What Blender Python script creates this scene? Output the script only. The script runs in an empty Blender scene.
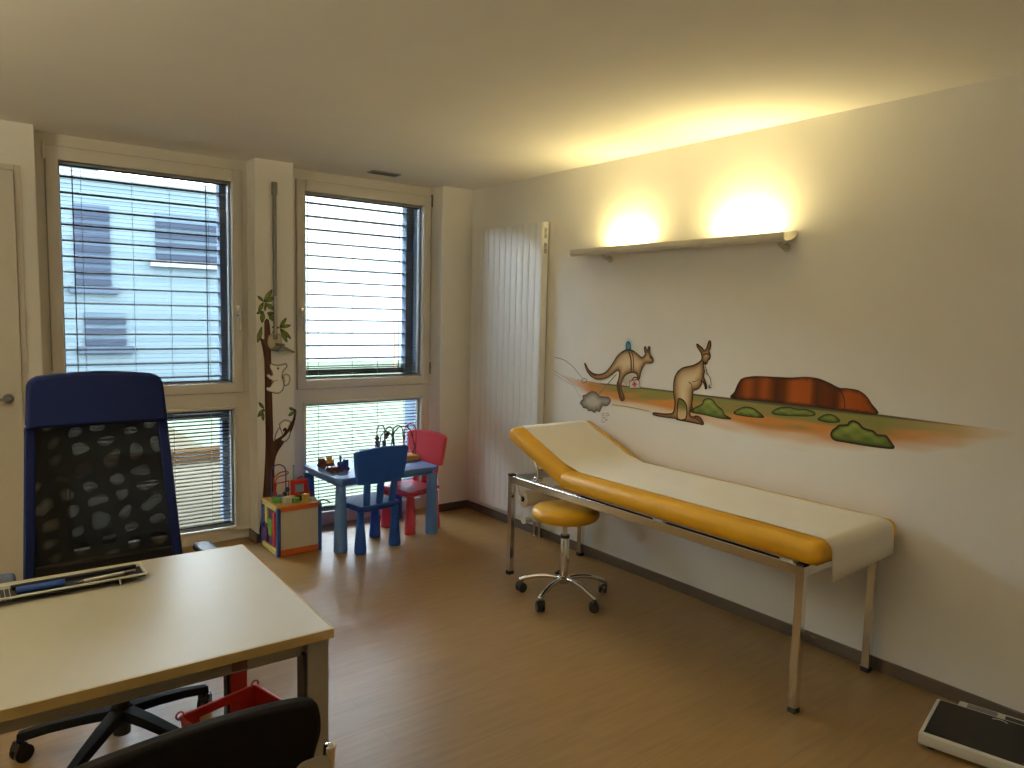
import bpy, bmesh, math, random
from mathutils import Vector, Matrix
from mathutils.geometry import delaunay_2d_cdt
random.seed(7)
S = bpy.context.scene
COL = S.collection
PI = math.pi

# ------------------------------------------------------------------ camera
F_PX, YAW, PITCH, ROLL, CAM_H = 726.304, 0.657198, 0.095236, 0.02363, 1.53831
_F = Vector((math.sin(YAW)*math.cos(PITCH), math.cos(YAW)*math.cos(PITCH), -math.sin(PITCH)))
_R0 = Vector((math.cos(YAW), -math.sin(YAW), 0)); _U0 = _R0.cross(_F)
_R = _R0*math.cos(ROLL) + _U0*math.sin(ROLL)
_U = -_R0*math.sin(ROLL) + _U0*math.cos(ROLL)
EYE = Vector((0, 0, CAM_H))
cd = bpy.data.cameras.new('camera'); cam = bpy.data.objects.new('camera', cd); COL.objects.link(cam)
cd.sensor_width = 36; cd.lens = F_PX*36/1024; cd.clip_start = 0.05; cd.clip_end = 300
cam.matrix_world = Matrix(((_R.x, _U.x, -_F.x, 0), (_R.y, _U.y, -_F.y, 0), (_R.z, _U.z, -_F.z, CAM_H), (0, 0, 0, 1)))
S.camera = cam

def ray(px, py): return _F*F_PX + _R*(px-512) + _U*(384-py)
def on_right(px, py, x):            # measured point -> place on a plane x = const (the mural wall)
    d = ray(px, py); t = x/d.x; p = EYE + d*t; return (p.y, p.z)
def on_back(px, py, y):             # measured point -> place on a plane y = const (the window wall)
    d = ray(px, py); t = y/d.y; p = EYE + d*t; return (p.x, p.z)

# ------------------------------------------------------------------ room numbers
XR, YB, HC = 3.208, 4.705, 2.481
XL, YN = -1.7, -1.3
YF = 4.86                            # face of the window frames

# ------------------------------------------------------------------ materials
def lin(c):
    c = c/255
    return c/12.92 if c <= .04045 else ((c+.055)/1.055)**2.4
def rgb(r, g, b): return (lin(r), lin(g), lin(b), 1)
MATS = {}
def mat(name, col, rough=.5, metal=0., noise=0., nscale=20., bump=0., bscale=200., spec=.5, stretch=(1, 1, 1), emit=None, estr=0, trans=0., coat=0):
    if name in MATS: return MATS[name]
    m = bpy.data.materials.new(name); m.use_nodes = True; nt = m.node_tree; b = nt.nodes['Principled BSDF']
    b.inputs['Roughness'].default_value = rough; b.inputs['Metallic'].default_value = metal
    b.inputs['Specular IOR Level'].default_value = spec
    b.inputs['Coat Weight'].default_value = coat
    tc = nt.nodes.new('ShaderNodeTexCoord'); mp = nt.nodes.new('ShaderNodeMapping'); mp.inputs['Scale'].default_value = stretch
    nt.links.new(tc.outputs['Object'], mp.inputs['Vector'])
    n = nt.nodes.new('ShaderNodeTexNoise'); n.inputs['Scale'].default_value = nscale; n.inputs['Detail'].default_value = 3
    nt.links.new(mp.outputs['Vector'], n.inputs['Vector'])
    r = nt.nodes.new('ShaderNodeValToRGB')
    a = noise
    r.color_ramp.elements[0].position = .3; r.color_ramp.elements[1].position = .7
    r.color_ramp.elements[0].color = tuple(max(0, c*(1-a)) for c in col[:3])+(1,)
    r.color_ramp.elements[1].color = tuple(min(1, c*(1+a)) for c in col[:3])+(1,)
    nt.links.new(n.outputs['Fac'], r.inputs['Fac']); nt.links.new(r.outputs['Color'], b.inputs['Base Color'])
    if bump:
        n2 = nt.nodes.new('ShaderNodeTexNoise'); n2.inputs['Scale'].default_value = bscale
        nt.links.new(mp.outputs['Vector'], n2.inputs['Vector'])
        bp = nt.nodes.new('ShaderNodeBump'); bp.inputs['Strength'].default_value = bump; bp.inputs['Distance'].default_value = .002
        nt.links.new(n2.outputs['Fac'], bp.inputs['Height']); nt.links.new(bp.outputs['Normal'], b.inputs['Normal'])
    if emit: b.inputs['Emission Color'].default_value = emit; b.inputs['Emission Strength'].default_value = estr
    if trans: b.inputs['Transmission Weight'].default_value = trans
    MATS[name] = m
    return m

def glass_mat(name, tint=(1, 1, 1, 1), refl=.06):
    m = bpy.data.materials.new(name); m.use_nodes = True; nt = m.node_tree; nt.nodes.clear()
    o = nt.nodes.new('ShaderNodeOutputMaterial'); mx = nt.nodes.new('ShaderNodeMixShader')
    t = nt.nodes.new('ShaderNodeBsdfTransparent'); t.inputs['Color'].default_value = tint
    g = nt.nodes.new('ShaderNodeBsdfGlossy'); g.inputs['Roughness'].default_value = .01
    fr = nt.nodes.new('ShaderNodeFresnel'); fr.inputs['IOR'].default_value = 1.4
    nt.links.new(fr.outputs[0], mx.inputs[0]); nt.links.new(t.outputs[0], mx.inputs[1]); nt.links.new(g.outputs[0], mx.inputs[2])
    nt.links.new(mx.outputs[0], o.inputs[0]); return m

def paint_mat(name):
    m = bpy.data.materials.new(name); m.use_nodes = True; nt = m.node_tree; b = nt.nodes['Principled BSDF']
    b.inputs['Roughness'].default_value = .85; b.inputs['Specular IOR Level'].default_value = .2
    a = nt.nodes.new('ShaderNodeVertexColor'); a.layer_name = 'paint'
    nt.links.new(a.outputs['Color'], b.inputs['Base Color'])
    return m

def floor_mat():
    m = bpy.data.materials.new('oak_laminate'); m.use_nodes = True; nt = m.node_tree; b = nt.nodes['Principled BSDF']
    tc = nt.nodes.new('ShaderNodeTexCoord')
    mp = nt.nodes.new('ShaderNodeMapping'); mp.inputs['Rotation'].default_value = (0, 0, 0)
    nt.links.new(tc.outputs['Object'], mp.inputs['Vector'])
    br = nt.nodes.new('ShaderNodeTexBrick'); br.inputs['Scale'].default_value = 1
    br.inputs['Brick Width'].default_value = 1.2; br.inputs['Row Height'].default_value = .145
    br.inputs['Mortar Size'].default_value = .0012; br.inputs['Color1'].default_value = (.34, .207, .080, 1)
    br.inputs['Color2'].default_value = (.325, .196, .075, 1); br.inputs['Mortar'].default_value = (.26, .16, .075, 1)
    nt.links.new(mp.outputs['Vector'], br.inputs['Vector'])
    mp2 = nt.nodes.new('ShaderNodeMapping'); mp2.inputs['Scale'].default_value = (1.5, 14, 1)
    nt.links.new(tc.outputs['Object'], mp2.inputs['Vector'])
    n = nt.nodes.new('ShaderNodeTexNoise'); n.inputs['Scale'].default_value = 3; n.inputs['Detail'].default_value = 6
    nt.links.new(mp2.outputs['Vector'], n.inputs['Vector'])
    r = nt.nodes.new('ShaderNodeValToRGB'); r.color_ramp.elements[0].position = .3; r.color_ramp.elements[1].position = .7
    r.color_ramp.elements[0].color = (.86, .86, .86, 1); r.color_ramp.elements[1].color = (1.06, 1.06, 1.06, 1)
    nt.links.new(n.outputs['Fac'], r.inputs['Fac'])
    mx = nt.nodes.new('ShaderNodeMixRGB'); mx.blend_type = 'MULTIPLY'; mx.inputs[0].default_value = 1
    nt.links.new(br.outputs['Color'], mx.inputs[1]); nt.links.new(r.outputs['Color'], mx.inputs[2])
    nt.links.new(mx.outputs[0], b.inputs['Base Color'])
    b.inputs['Roughness'].default_value = .36; b.inputs['Specular IOR Level'].default_value = .45
    bp = nt.nodes.new('ShaderNodeBump'); bp.inputs['Strength'].default_value = .08; bp.inputs['Distance'].default_value = .002
    nt.links.new(n.outputs['Fac'], bp.inputs['Height']); nt.links.new(bp.outputs['Normal'], b.inputs['Normal'])
    return m

def mesh_fabric_mat():
    """open-weave black netting: moire light patches drawn as uneven transparency"""
    m = bpy.data.materials.new('black_netting'); m.use_nodes = True; nt = m.node_tree; b = nt.nodes['Principled BSDF']
    b.inputs['Base Color'].default_value = (.006, .006, .007, 1); b.inputs['Roughness'].default_value = .8; b.inputs['Specular IOR Level'].default_value = .1
    o = nt.nodes['Material Output']
    tc = nt.nodes.new('ShaderNodeTexCoord')
    ws = []
    for rot, sc_, di, dist_ in ((.22, 3.6, 'X', 3.0), (.30, 4.6, 'Z', 3.5)):
        mp = nt.nodes.new('ShaderNodeMapping'); mp.inputs['Rotation'].default_value = (0, rot, 0); nt.links.new(tc.outputs['Object'], mp.inputs['Vector'])
        w = nt.nodes.new('ShaderNodeTexWave'); w.bands_direction = di; w.inputs['Scale'].default_value = sc_; w.inputs['Distortion'].default_value = dist_; w.inputs['Detail'].default_value = 1; w.inputs['Detail Scale'].default_value = 2.2
        nt.links.new(mp.outputs['Vector'], w.inputs['Vector']); ws.append(w)
    mu_ = nt.nodes.new('ShaderNodeMath'); mu_.operation = 'MULTIPLY'; nt.links.new(ws[0].outputs['Fac'], mu_.inputs[0]); nt.links.new(ws[1].outputs['Fac'], mu_.inputs[1])  # bright moire patches of the weave put into its transparency
    r = nt.nodes.new('ShaderNodeValToRGB'); r.color_ramp.elements[0].position = .05; r.color_ramp.elements[1].position = 1
    r.color_ramp.elements[0].color = (.008, .008, .008, 1); r.color_ramp.elements[1].color = (.085, .085, .085, 1)
    nt.links.new(mu_.outputs[0], r.inputs['Fac'])
    t = nt.nodes.new('ShaderNodeBsdfTransparent'); mx = nt.nodes.new('ShaderNodeMixShader')
    nt.links.new(r.outputs['Color'], mx.inputs[0]); nt.links.new(b.outputs[0], mx.inputs[1]); nt.links.new(t.outputs[0], mx.inputs[2])
    nt.links.new(mx.outputs[0], o.inputs['Surface']); return m

def facade_mat():
    m = bpy.data.materials.new('pale_cladding'); m.use_nodes = True; nt = m.node_tree; b = nt.nodes['Principled BSDF']
    tc = nt.nodes.new('ShaderNodeTexCoord'); w = nt.nodes.new('ShaderNodeTexWave'); w.bands_direction = 'Z'; w.inputs['Scale'].default_value = 1.6; w.inputs['Distortion'].default_value = 0
    nt.links.new(tc.outputs['Object'], w.inputs['Vector'])
    r = nt.nodes.new('ShaderNodeValToRGB'); r.color_ramp.elements[0].color = (.036, .049, .056, 1); r.color_ramp.elements[1].color = (.044, .058, .064, 1); r.color_ramp.elements[1].position = .3
    nt.links.new(w.outputs['Fac'], r.inputs['Fac']); nt.links.new(r.outputs['Color'], b.inputs['Base Color']); b.inputs['Roughness'].default_value = .9; b.inputs['Specular IOR Level'].default_value = 0
    return m

M_WALL = mat('white_plaster', (.87, .86, .83, 1), .85, noise=.012, nscale=6, bump=.05, bscale=300, spec=.2)
M_CEIL = mat('ceiling_paint', (.89, .88, .86, 1), .9, noise=.01, nscale=4, spec=.2)
M_FLOOR = floor_mat()
M_BASE = mat('brown_baseboard', (.10, .078, .06, 1), .45, noise=.15, nscale=30, stretch=(1, 1, 8))
M_FRAME = mat('white_window_lacquer', (.72, .69, .63, 1), .35, noise=.01)
M_SEAL = mat('grey_seal', (.40, .37, .32, 1), .6, noise=.05)
M_JAMB = mat('slate_blue_jamb', (.085, .115, .16, 1), .8, spec=.05, noise=.08, nscale=15)
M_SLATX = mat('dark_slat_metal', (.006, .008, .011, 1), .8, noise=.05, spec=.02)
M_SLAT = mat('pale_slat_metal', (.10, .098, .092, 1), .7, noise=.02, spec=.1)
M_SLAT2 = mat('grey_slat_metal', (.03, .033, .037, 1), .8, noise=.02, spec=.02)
M_CORD = mat('cord_grey', (.25, .27, .32, 1), .8, noise=.05)
M_SPACER = mat('pane_spacer', (.88, .90, .92, 1), .4, noise=.02)
M_GLASS = glass_mat('window_glass', (.97, .985, .99, 1))
M_DOOR = mat('white_door_lacquer', (.70, .67, .60, 1), .3, noise=.01)
M_STEEL = mat('brushed_steel', (.55, .54, .52, 1), .3, metal=1, noise=.06, nscale=60)
M_CHROME = mat('chrome', (.78, .77, .75, 1), .13, metal=1, noise=.02)
M_RAD = mat('radiator_white', (.86, .87, .88, 1), .4, noise=.008)
M_DARK = mat('black_plastic', (.012, .012, .013, 1), .45, noise=.1)
M_RUBBER = mat('black_rubber', (.015, .015, .015, 1), .7, noise=.1)
M_YELLOW = mat('yellow_vinyl', (.76, .40, .014, 1), .42, noise=.03, nscale=12, bump=.06, bscale=600)
M_PAPER = mat('white_paper', (.88, .83, .73, 1), .8, noise=.015, nscale=8, bump=.08, bscale=60, spec=.2)
M_DESK = mat('beige_desk_laminate', (.54, .50, .395, 1), .42, noise=.012, nscale=10)
M_DESKEDGE = mat('birch_edge_band', (.60, .42, .16, 1), .5, noise=.05, nscale=20)
M_GREYMETAL = mat('taupe_powder_coat', (.36, .31, .23, 1), .5, noise=.04)
M_REDMETAL = mat('red_powder_coat', (.42, .03, .015, 1), .45, noise=.05)
M_NAVY = mat('navy_fabric', (.004, .009, .055, 1), .85, noise=.15, nscale=300, bump=.2, bscale=900, spec=.2)
M_BLACKF = mat('black_fabric', (.009, .007, .006, 1), .85, noise=.2, nscale=300, bump=.15, bscale=700, spec=.15)
M_NET = mesh_fabric_mat()
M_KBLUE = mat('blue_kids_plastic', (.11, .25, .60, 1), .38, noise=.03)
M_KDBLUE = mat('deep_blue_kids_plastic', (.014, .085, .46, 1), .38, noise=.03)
M_KRED = mat('pink_red_kids_plastic', (.72, .065, .10, 1), .38, noise=.03)
M_RED = mat('glossy_red', (.55, .03, .02, 1), .35, noise=.05)
M_ORANGE = mat('orange_lacquer', (.62, .13, .03, 1), .4, noise=.06)
M_BLUE = mat('blue_lacquer', (.02, .06, .25, 1), .4, noise=.06)
M_LBLUE = mat('light_blue_lacquer', (.25, .45, .65, 1), .4, noise=.05)
M_YEL2 = mat('yellow_lacquer', (.65, .50, .10, 1), .4, noise=.05)
M_GREEN = mat('green_lacquer', (.12, .33, .05, 1), .4, noise=.05)
M_PURPLE = mat('purple_lacquer', (.10, .03, .14, 1), .4, noise=.05)
M_WOOD = mat('honey_wood', (.55, .30, .08, 1), .45, noise=.12, nscale=20, stretch=(1, 8, 8))
M_BROWN = mat('brown_wood', (.16, .055, .03, 1), .5, noise=.15)
M_CREAM = mat('cream_panel', (.64, .60, .50, 1), .55, noise=.02)
M_WHITE = mat('white_plastic', (.72, .70, .64, 1), .4, noise=.01)
M_LAMP = mat('lamp_aluminium', (.62, .58, .50, 1), .4, metal=.1, noise=.02)
M_TUBE = mat('lamp_tube_glow', (.9, .85, .7, 1), .5, emit=(1, .85, .5, 1), estr=5)
M_GREY = mat('grey_metal', (.24, .24, .24, 1), .4, metal=.4, noise=.05)
M_TAPE = mat('pale_measuring_tape', (.5, .49, .46, 1), .5, noise=.02)
M_VENT = mat('dark_vent', (.05, .05, .05, 1), .6, noise=.1)
M_SCALEMAT = mat('black_ribbed_mat', (.010, .009, .009, 1), .6, noise=.1, bump=.3, bscale=250)
M_PAINT = paint_mat('wall_paint_art')
M_FACADE = facade_mat()
M_FSLAT = mat('facade_shutter', (.013, .016, .023, 1), .9, noise=.05, spec=0)
M_FGLASS = mat('facade_glass', (.022, .029, .040, 1), .9, spec=0, noise=.1, nscale=3)
M_FWHITE = mat('facade_sill', (.09, .092, .095, 1), .8, spec=0, noise=.02)
M_GRASS = mat('lawn_grass', (.060, .074, .050, 1), .9, spec=0, noise=.25, nscale=4)
M_PAVE = mat('terrace_paving', (.042, .036, .024, 1), .9, spec=0, noise=.12, nscale=6)
M_TIMBER = mat('timber_edge', (.03, .016, .006, 1), .8, spec=0, noise=.15, nscale=12)
M_LEAF = mat('sapling_leaf', (.12, .2, .08, 1), .8, noise=.2)

# ------------------------------------------------------------------ mesh helpers
def new(): return bmesh.new()
def box(bm, lo, hi, bev=0., seg=2, rot=None, piv=None):
    c = [(lo[i]+hi[i])/2 for i in range(3)]; s = [abs(hi[i]-lo[i]) for i in range(3)]
    r = bmesh.ops.create_cube(bm, size=1)
    vs = r['verts']
    bmesh.ops.scale(bm, vec=s, verts=vs); bmesh.ops.translate(bm, vec=c, verts=vs)
    if bev:
        es = list({e for v in vs for e in v.link_edges})
        rr = bmesh.ops.bevel(bm, geom=es, offset=min(bev, min(s)*.49), segments=seg, affect='EDGES', profile=.5)
        vs = list({v for f in rr['faces'] for v in f.verts} | {v for v in vs if v.is_valid})
    if rot is not None:
        bmesh.ops.rotate(bm, cent=piv if piv else c, matrix=rot, verts=vs)
    return vs
def frame_of(d):
    d = d.normalized(); u = Vector((0, 0, 1)) if abs(d.z) < .9 else Vector((1, 0, 0))
    a = d.cross(u).normalized(); return a, d.cross(a).normalized()
def cyl(bm, p0, p1, r0, r1=None, n=16, caps=True):
    p0 = Vector(p0); p1 = Vector(p1); r1 = r0 if r1 is None else r1
    a, b = frame_of(p1-p0); A = []; B = []
    for i in range(n):
        t = 2*PI*i/n; o = a*math.cos(t)+b*math.sin(t)
        A.append(bm.verts.new(p0+o*r0)); B.append(bm.verts.new(p1+o*r1))
    for i in range(n): bm.faces.new((A[i], A[(i+1) % n], B[(i+1) % n], B[i]))
    if caps: bm.faces.new(A[::-1]); bm.faces.new(B)
    return A+B
def tube(bm, pts, r, n=8, closed=False, rads=None):
    pts = [Vector(p) for p in pts]; rings = []; up = None
    for i, p in enumerate(pts):
        if closed: d = pts[(i+1) % len(pts)]-pts[i-1]
        else: d = pts[min(i+1, len(pts)-1)]-pts[max(i-1, 0)]
        d.normalize()
        if up is None: a, b = frame_of(d)
        else:
            a = up-d*up.dot(d)
            if a.length < 1e-6: a, _ = frame_of(d)
            a.normalize(); b = d.cross(a)
        up = a; rr = rads[i] if rads else r
        rings.append([bm.verts.new(p+(a*math.cos(2*PI*k/n)+b*math.sin(2*PI*k/n))*rr) for k in range(n)])
    m = len(rings)
    for i in range(m if closed else m-1):
        A, B = rings[i], rings[(i+1) % m]
        for k in range(n): bm.faces.new((A[k], A[(k+1) % n], B[(k+1) % n], B[k]))
    if not closed: bm.faces.new(rings[0][::-1]); bm.faces.new(rings[-1])
def lathe(bm, prof, c=(0, 0, 0), n=28, axis='z'):
    rings = []
    for r, h in prof:
        ring = []
        for k in range(n):
            t = 2*PI*k/n; x, y = r*math.cos(t), r*math.sin(t)
            p = (x, y, h) if axis == 'z' else ((h, x, y) if axis == 'x' else (x, h, y))
            ring.append(bm.verts.new((c[0]+p[0], c[1]+p[1], c[2]+p[2])))
        rings.append(ring)
    for A, B in zip(rings, rings[1:]):
        for k in range(n): bm.faces.new((A[k], A[(k+1) % n], B[(k+1) % n], B[k]))
    bm.faces.new(rings[0][::-1]); bm.faces.new(rings[-1])
def ball(bm, c, r, sc=(1, 1, 1), n=12):
    q = bmesh.ops.create_uvsphere(bm, u_segments=n, v_segments=max(6, n*2//3), radius=r)
    bmesh.ops.scale(bm, vec=sc, verts=q['verts']); bmesh.ops.translate(bm, vec=c, verts=q['verts'])
def prism(bm, poly, f0, f1):
    """poly: 2-D points; f0,f1: maps (a,b)->xyz of the two faces"""
    A = [bm.verts.new(f0(*p)) for p in poly]; B = [bm.verts.new(f1(*p)) for p in poly]; n = len(poly)
    bm.faces.new(A[::-1]); bm.faces.new(B)
    for i in range(n): bm.faces.new((A[i], A[(i+1) % n], B[(i+1) % n], B[i]))
    return A+B
def rounded(w, h, r, n=5, cx=0, cy=0):
    out = []
    for (sx, sy, a0) in ((1, 1, 0), (-1, 1, 90), (-1, -1, 180), (1, -1, 270)):
        for i in range(n+1):
            a = math.radians(a0+90*i/n)
            out.append((cx+sx*(w/2-r)+r*math.cos(a), cy+sy*(h/2-r)+r*math.sin(a)))
    return out
def smooth_closed(pts, k=4):
    n = len(pts); out = []
    for i in range(n):
        p0, p1, p2, p3 = pts[i-1], pts[i], pts[(i+1) % n], pts[(i+2) % n]
        for j in range(k):
            t = j/k
            out.append(tuple(.5*((2*p1[a])+(-p0[a]+p2[a])*t+(2*p0[a]-5*p1[a]+4*p2[a]-p3[a])*t*t+(-p0[a]+3*p1[a]-3*p2[a]+p3[a])*t**3) for a in range(len(p1))))
    return out
def smooth_open(pts, k=6):
    n = len(pts); out = []
    for i in range(n-1):
        p0, p1, p2, p3 = pts[max(i-1, 0)], pts[i], pts[i+1], pts[min(i+2, n-1)]
        for j in range(k):
            t = j/k
            out.append(tuple(.5*((2*p1[a])+(-p0[a]+p2[a])*t+(2*p0[a]-5*p1[a]+4*p2[a]-p3[a])*t*t+(-p0[a]+3*p1[a]-3*p2[a]+p3[a])*t**3) for a in range(len(p1))))
    out.append(tuple(pts[-1])); return out

def obj(name, bm, m, parent=None, smooth=None, bevel=0):
    bmesh.ops.recalc_face_normals(bm, faces=bm.faces)
    me = bpy.data.meshes.new(name); bm.to_mesh(me); bm.free()
    me.materials.append(m)
    o = bpy.data.objects.new(name, me); COL.objects.link(o)
    if parent is not None:
        o.parent = parent
        o.matrix_parent_inverse = parent.matrix_world.inverted()
    if smooth:
        for p in me.polygons: p.use_smooth = True
        me.set_sharp_from_angle(angle=math.radians(smooth))
    if bevel:
        b = o.modifiers.new('bevel', 'BEVEL'); b.width = bevel; b.segments = 2; b.limit_method = 'ANGLE'
    return o
def tag(o, label, cat, group=None):
    o['label'] = label; o['category'] = cat
    if group: o['group'] = group
    return o
def thing(name, label, cat, loc=(0, 0, 0), group=None):
    o = bpy.data.objects.new(name, None); COL.objects.link(o); o.empty_display_size = .1
    o.location = loc; o.matrix_world = Matrix.Translation(loc)
    return tag(o, label, cat, group)
def struct(name, bm, m, parent=None, **k):
    o = obj(name, bm, m, parent, **k)
    if parent is None: o['kind'] = 'structure'
    return o
def shift(o, rz, loc):
    """turn / move a finished thing"""
    o.rotation_euler = (0, 0, rz); o.location = loc

# ------------------------------------------------------------------ room shell
b = new(); box(b, (XL, YN, -.1), (XR+.2, 5.15, 0)); struct('floor', b, M_FLOOR)
b = new(); box(b, (XL-.2, YN-.2, HC), (XR+.2, 5.15, HC+.2)); struct('ceiling', b, M_CEIL)
b = new(); box(b, (XR, YN, -.1), (XR+.2, 5.15, HC)); struct('wall_right', b, M_WALL)
b = new(); box(b, (XL-.2, YN, -.1), (XL, 5.15, HC)); struct('wall_left', b, M_WALL)
b = new(); box(b, (XL-.2, YN-.2, -.1), (XR+.2, YN, HC)); struct('wall_near', b, M_WALL)
b = new(); box(b, (XL, YB, 0), (.383, 5.0, HC)); struct('wall_back', b, M_WALL)
b = new(); box(b, (1.547, YB, 0), (1.795, 5.0, HC)); struct('wall_pier', b, M_WALL)
b = new(); box(b, (2.938, YB, 0), (XR, 5.0, HC)); struct('wall_corner', b, M_WALL)
# outside leaf of the wall with the window openings
G1, G2 = (.505, 1.447), (1.935, 2.862)          # glass widths
ZL, ZT = .095, 2.338                            # sill / head of the glass
b = new()
for x0, x1 in ((XL, G1[0]), (G1[1]+.012, G2[0]), (G2[1]+.012, XR)):
    box(b, (x0, 4.96, 0), (x1, 5.14, HC))
for g in (G1, G2):
    box(b, (g[0], 4.96, ZT+.065), (g[1]+.012, 5.14, HC)); box(b, (g[0], 4.96, 0), (g[1]+.012, 5.14, ZL-.05))
struct('wall_outer', b, M_JAMB)

b = new(); box(b, (XR-.012, YN, 0), (XR, YB, .06), .003); struct('baseboard_right', b, M_BASE)
b = new(); box(b, (2.938, YB-.012, 0), (XR-.013, YB, .06), .003); box(b, (2.926, YB-.012, 0), (2.938, YF, .06), .003); struct('baseboard_corner', b, M_BASE)
b = new(); box(b, (1.535, YB-.012, 0), (1.807, YB, .06), .003); box(b, (1.535, YB, 0), (1.547, YF, .06), .003); struct('baseboard_pier', b, M_BASE)
b = new(); box(b, (.32, YB-.012, 0), (.383, YB, .06), .003); struct('baseboard_back', b, M_BASE)

# ------------------------------------------------------------------ windows
ZTR0, ZTR1 = .88, 1.05      # transom between lower and upper glass
def window(n, xa, xb, g, handle_x, hinge_left):
    b = new()
    # fixed frame: posts, head, transom, bottom rail
    box(b, (xa, YF, 0), (g[0]-.005, 4.955, HC), .004); box(b, (g[1]+.005, YF, 0), (xb, 4.955, HC), .004)
    box(b, (g[0]-.01, YF, ZT+.005), (g[1]+.01, 4.955, HC), .004)
    box(b, (g[0]-.01, YF, ZTR0), (g[1]+.01, 4.955, ZTR1-.004), .004)
    box(b, (g[0]-.01, YF, 0), (g[1]+.01, 4.955, ZL), .004)
    w = struct('window_%d' % n, b, M_FRAME)
    # opening sash of the upper light
    b = new(); so = .062
    x0, x1, z0, z1 = g[0]-so, g[1]+so, ZTR1-.06, ZT+.075
    yf = YF-.018
    box(b, (x0, yf, z0), (g[0]-.002, YF+.04, z1), .005); box(b, (g[1]+.002, yf, z0), (x1, YF+.04, z1), .005)
    box(b, (g[0]-.004, yf, ZT), (g[1]+.004, YF+.04, z1), .005); box(b, (g[0]-.004, yf, z0), (g[1]+.004, YF+.04, ZTR1+.002), .005)
    sash = obj('window_sash', b, M_FRAME, w, smooth=40)
    # bead round the glass
    for (za, zb) in ((ZTR1, ZT), (ZL, ZTR0)):
        b = new(); t = .016
        box(b, (g[0]-t, yf+.004, za-t), (g[0], 4.885, zb+t), .003); box(b, (g[1], yf+.004, za-t), (g[1]+t, 4.885, zb+t), .003)
        box(b, (g[0], yf+.004, zb), (g[1], 4.885, zb+t), .003); box(b, (g[0], yf+.004, za-t), (g[1], 4.885, za), .003)
        obj('glazing_bead', b, M_FRAME, w)
        b = new(); t = .010
        box(b, (g[0], 4.895, za), (g[0]+t, 4.93, zb)); box(b, (g[1]-t, 4.895, za), (g[1], 4.93, zb))
        box(b, (g[0], 4.895, zb-t), (g[1], 4.93, zb)); box(b, (g[0], 4.895, za), (g[1], 4.93, za+t))
        obj('pane_spacer', b, M_SPACER, w)
        b = new(); box(b, (g[0]-.01, 4.888, za-.01), (g[1]+.01, 4.892, zb+.01)); obj('inner_pane', b, M_GLASS, w)
        b = new(); box(b, (g[0]-.01, 4.936, za-.01), (g[1]+.01, 4.940, zb+.01)); obj('outer_pane', b, M_GLASS, w)
    # dark shadow gap / seal round the sash
    b = new(); e = .004
    box(b, (x0-e, YF-.003, z0-e), (x0, YF+.001, z1+e)); box(b, (x1, YF-.003, z0-e), (x1+e, YF+.001, z1+e))
    box(b, (x0, YF-.003, z1), (x1, YF+.001, z1+e)); box(b, (x0, YF-.003, z0-e), (x1, YF+.001, z0))
    obj('sash_seal', b, M_SEAL, w)
    # lever handle
    b = new(); hz = 1.52
    box(b, (handle_x-.014, yf-.008, hz-.035), (handle_x+.014, yf, hz+.035), .004)
    cyl(b, (handle_x, yf-.005, hz), (handle_x, yf-.04, hz), .008, n=12)
    tube(b, [(handle_x, yf-.04, hz+.008), (handle_x, yf-.042, hz-.04), (handle_x, yf-.038, hz-.12)], .008, rads=[.009, .008, .007])
    obj('window_handle', b, M_CHROME, sash, smooth=50)
    hx = x0-.006 if hinge_left else x1+.006
    for hz in (z0+.12, z1-.03):
        b = new(); cyl(b, (hx, yf+.004, hz-.045), (hx, yf+.004, hz+.045), .008, n=10); obj('hinge', b, M_GREY if n == 2 else M_FRAME, w, smooth=50)
    return w
window(1, .383, 1.547, G1, G1[1]+.03, True)
window(2, 1.795, 2.938, G2, G2[0]-.03, False)

def fine_blind(g, za, zb, tilt, label, ww=.0112, m=None):
    t = thing('venetian_blind', label, 'blind', ((g[0]+g[1])/2, 4.912, za))
    b = new(); z = za+.022
    ca, sa = math.cos(tilt), math.sin(tilt)
    while z < zb-.02:
        a = [(-ww, 0), (0, .0008 if m else .0012), (ww, 0)]
        P = []
        for (d, h) in a: P.append((4.913+d*ca-h*sa, z+d*sa+h*ca))
        L = [b.verts.new((g[0]+.012, y, zz)) for y, zz in P]; R_ = [b.verts.new((g[1]-.012, y, zz)) for y, zz in P]
        for i in range(2): b.faces.new((L[i], R_[i], R_[i+1], L[i+1]))
        z += .0245
    obj('slats', b, m or M_SLAT, t)
    b = new(); box(b, (g[0]+.011, 4.902, zb-.019), (g[1]-.011, 4.926, zb-.011), .002); obj('head_rail', b, M_SLAT, t)
    b = new(); box(b, (g[0]+.012, 4.904, za+.011), (g[1]-.012, 4.923, za+.018), .002); obj('bottom_rail', b, M_SLAT, t)
    for k in (.12, .40, .62, .86):
        x = g[0]+(g[1]-g[0])*k; b = new(); box(b, (x-.0012, 4.9005, za+.018), (x+.0012, 4.9018, zb-.015)); obj('ladder_cord', b, M_CORD, t)
    return t
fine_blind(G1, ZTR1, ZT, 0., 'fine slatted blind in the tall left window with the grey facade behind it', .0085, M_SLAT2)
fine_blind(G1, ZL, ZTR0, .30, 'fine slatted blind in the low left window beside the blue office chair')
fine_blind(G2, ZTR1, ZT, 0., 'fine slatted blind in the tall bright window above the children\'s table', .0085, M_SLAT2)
fine_blind(G2, ZL, ZTR0, .18, 'fine slatted blind in the low window right behind the children\'s table')

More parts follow.
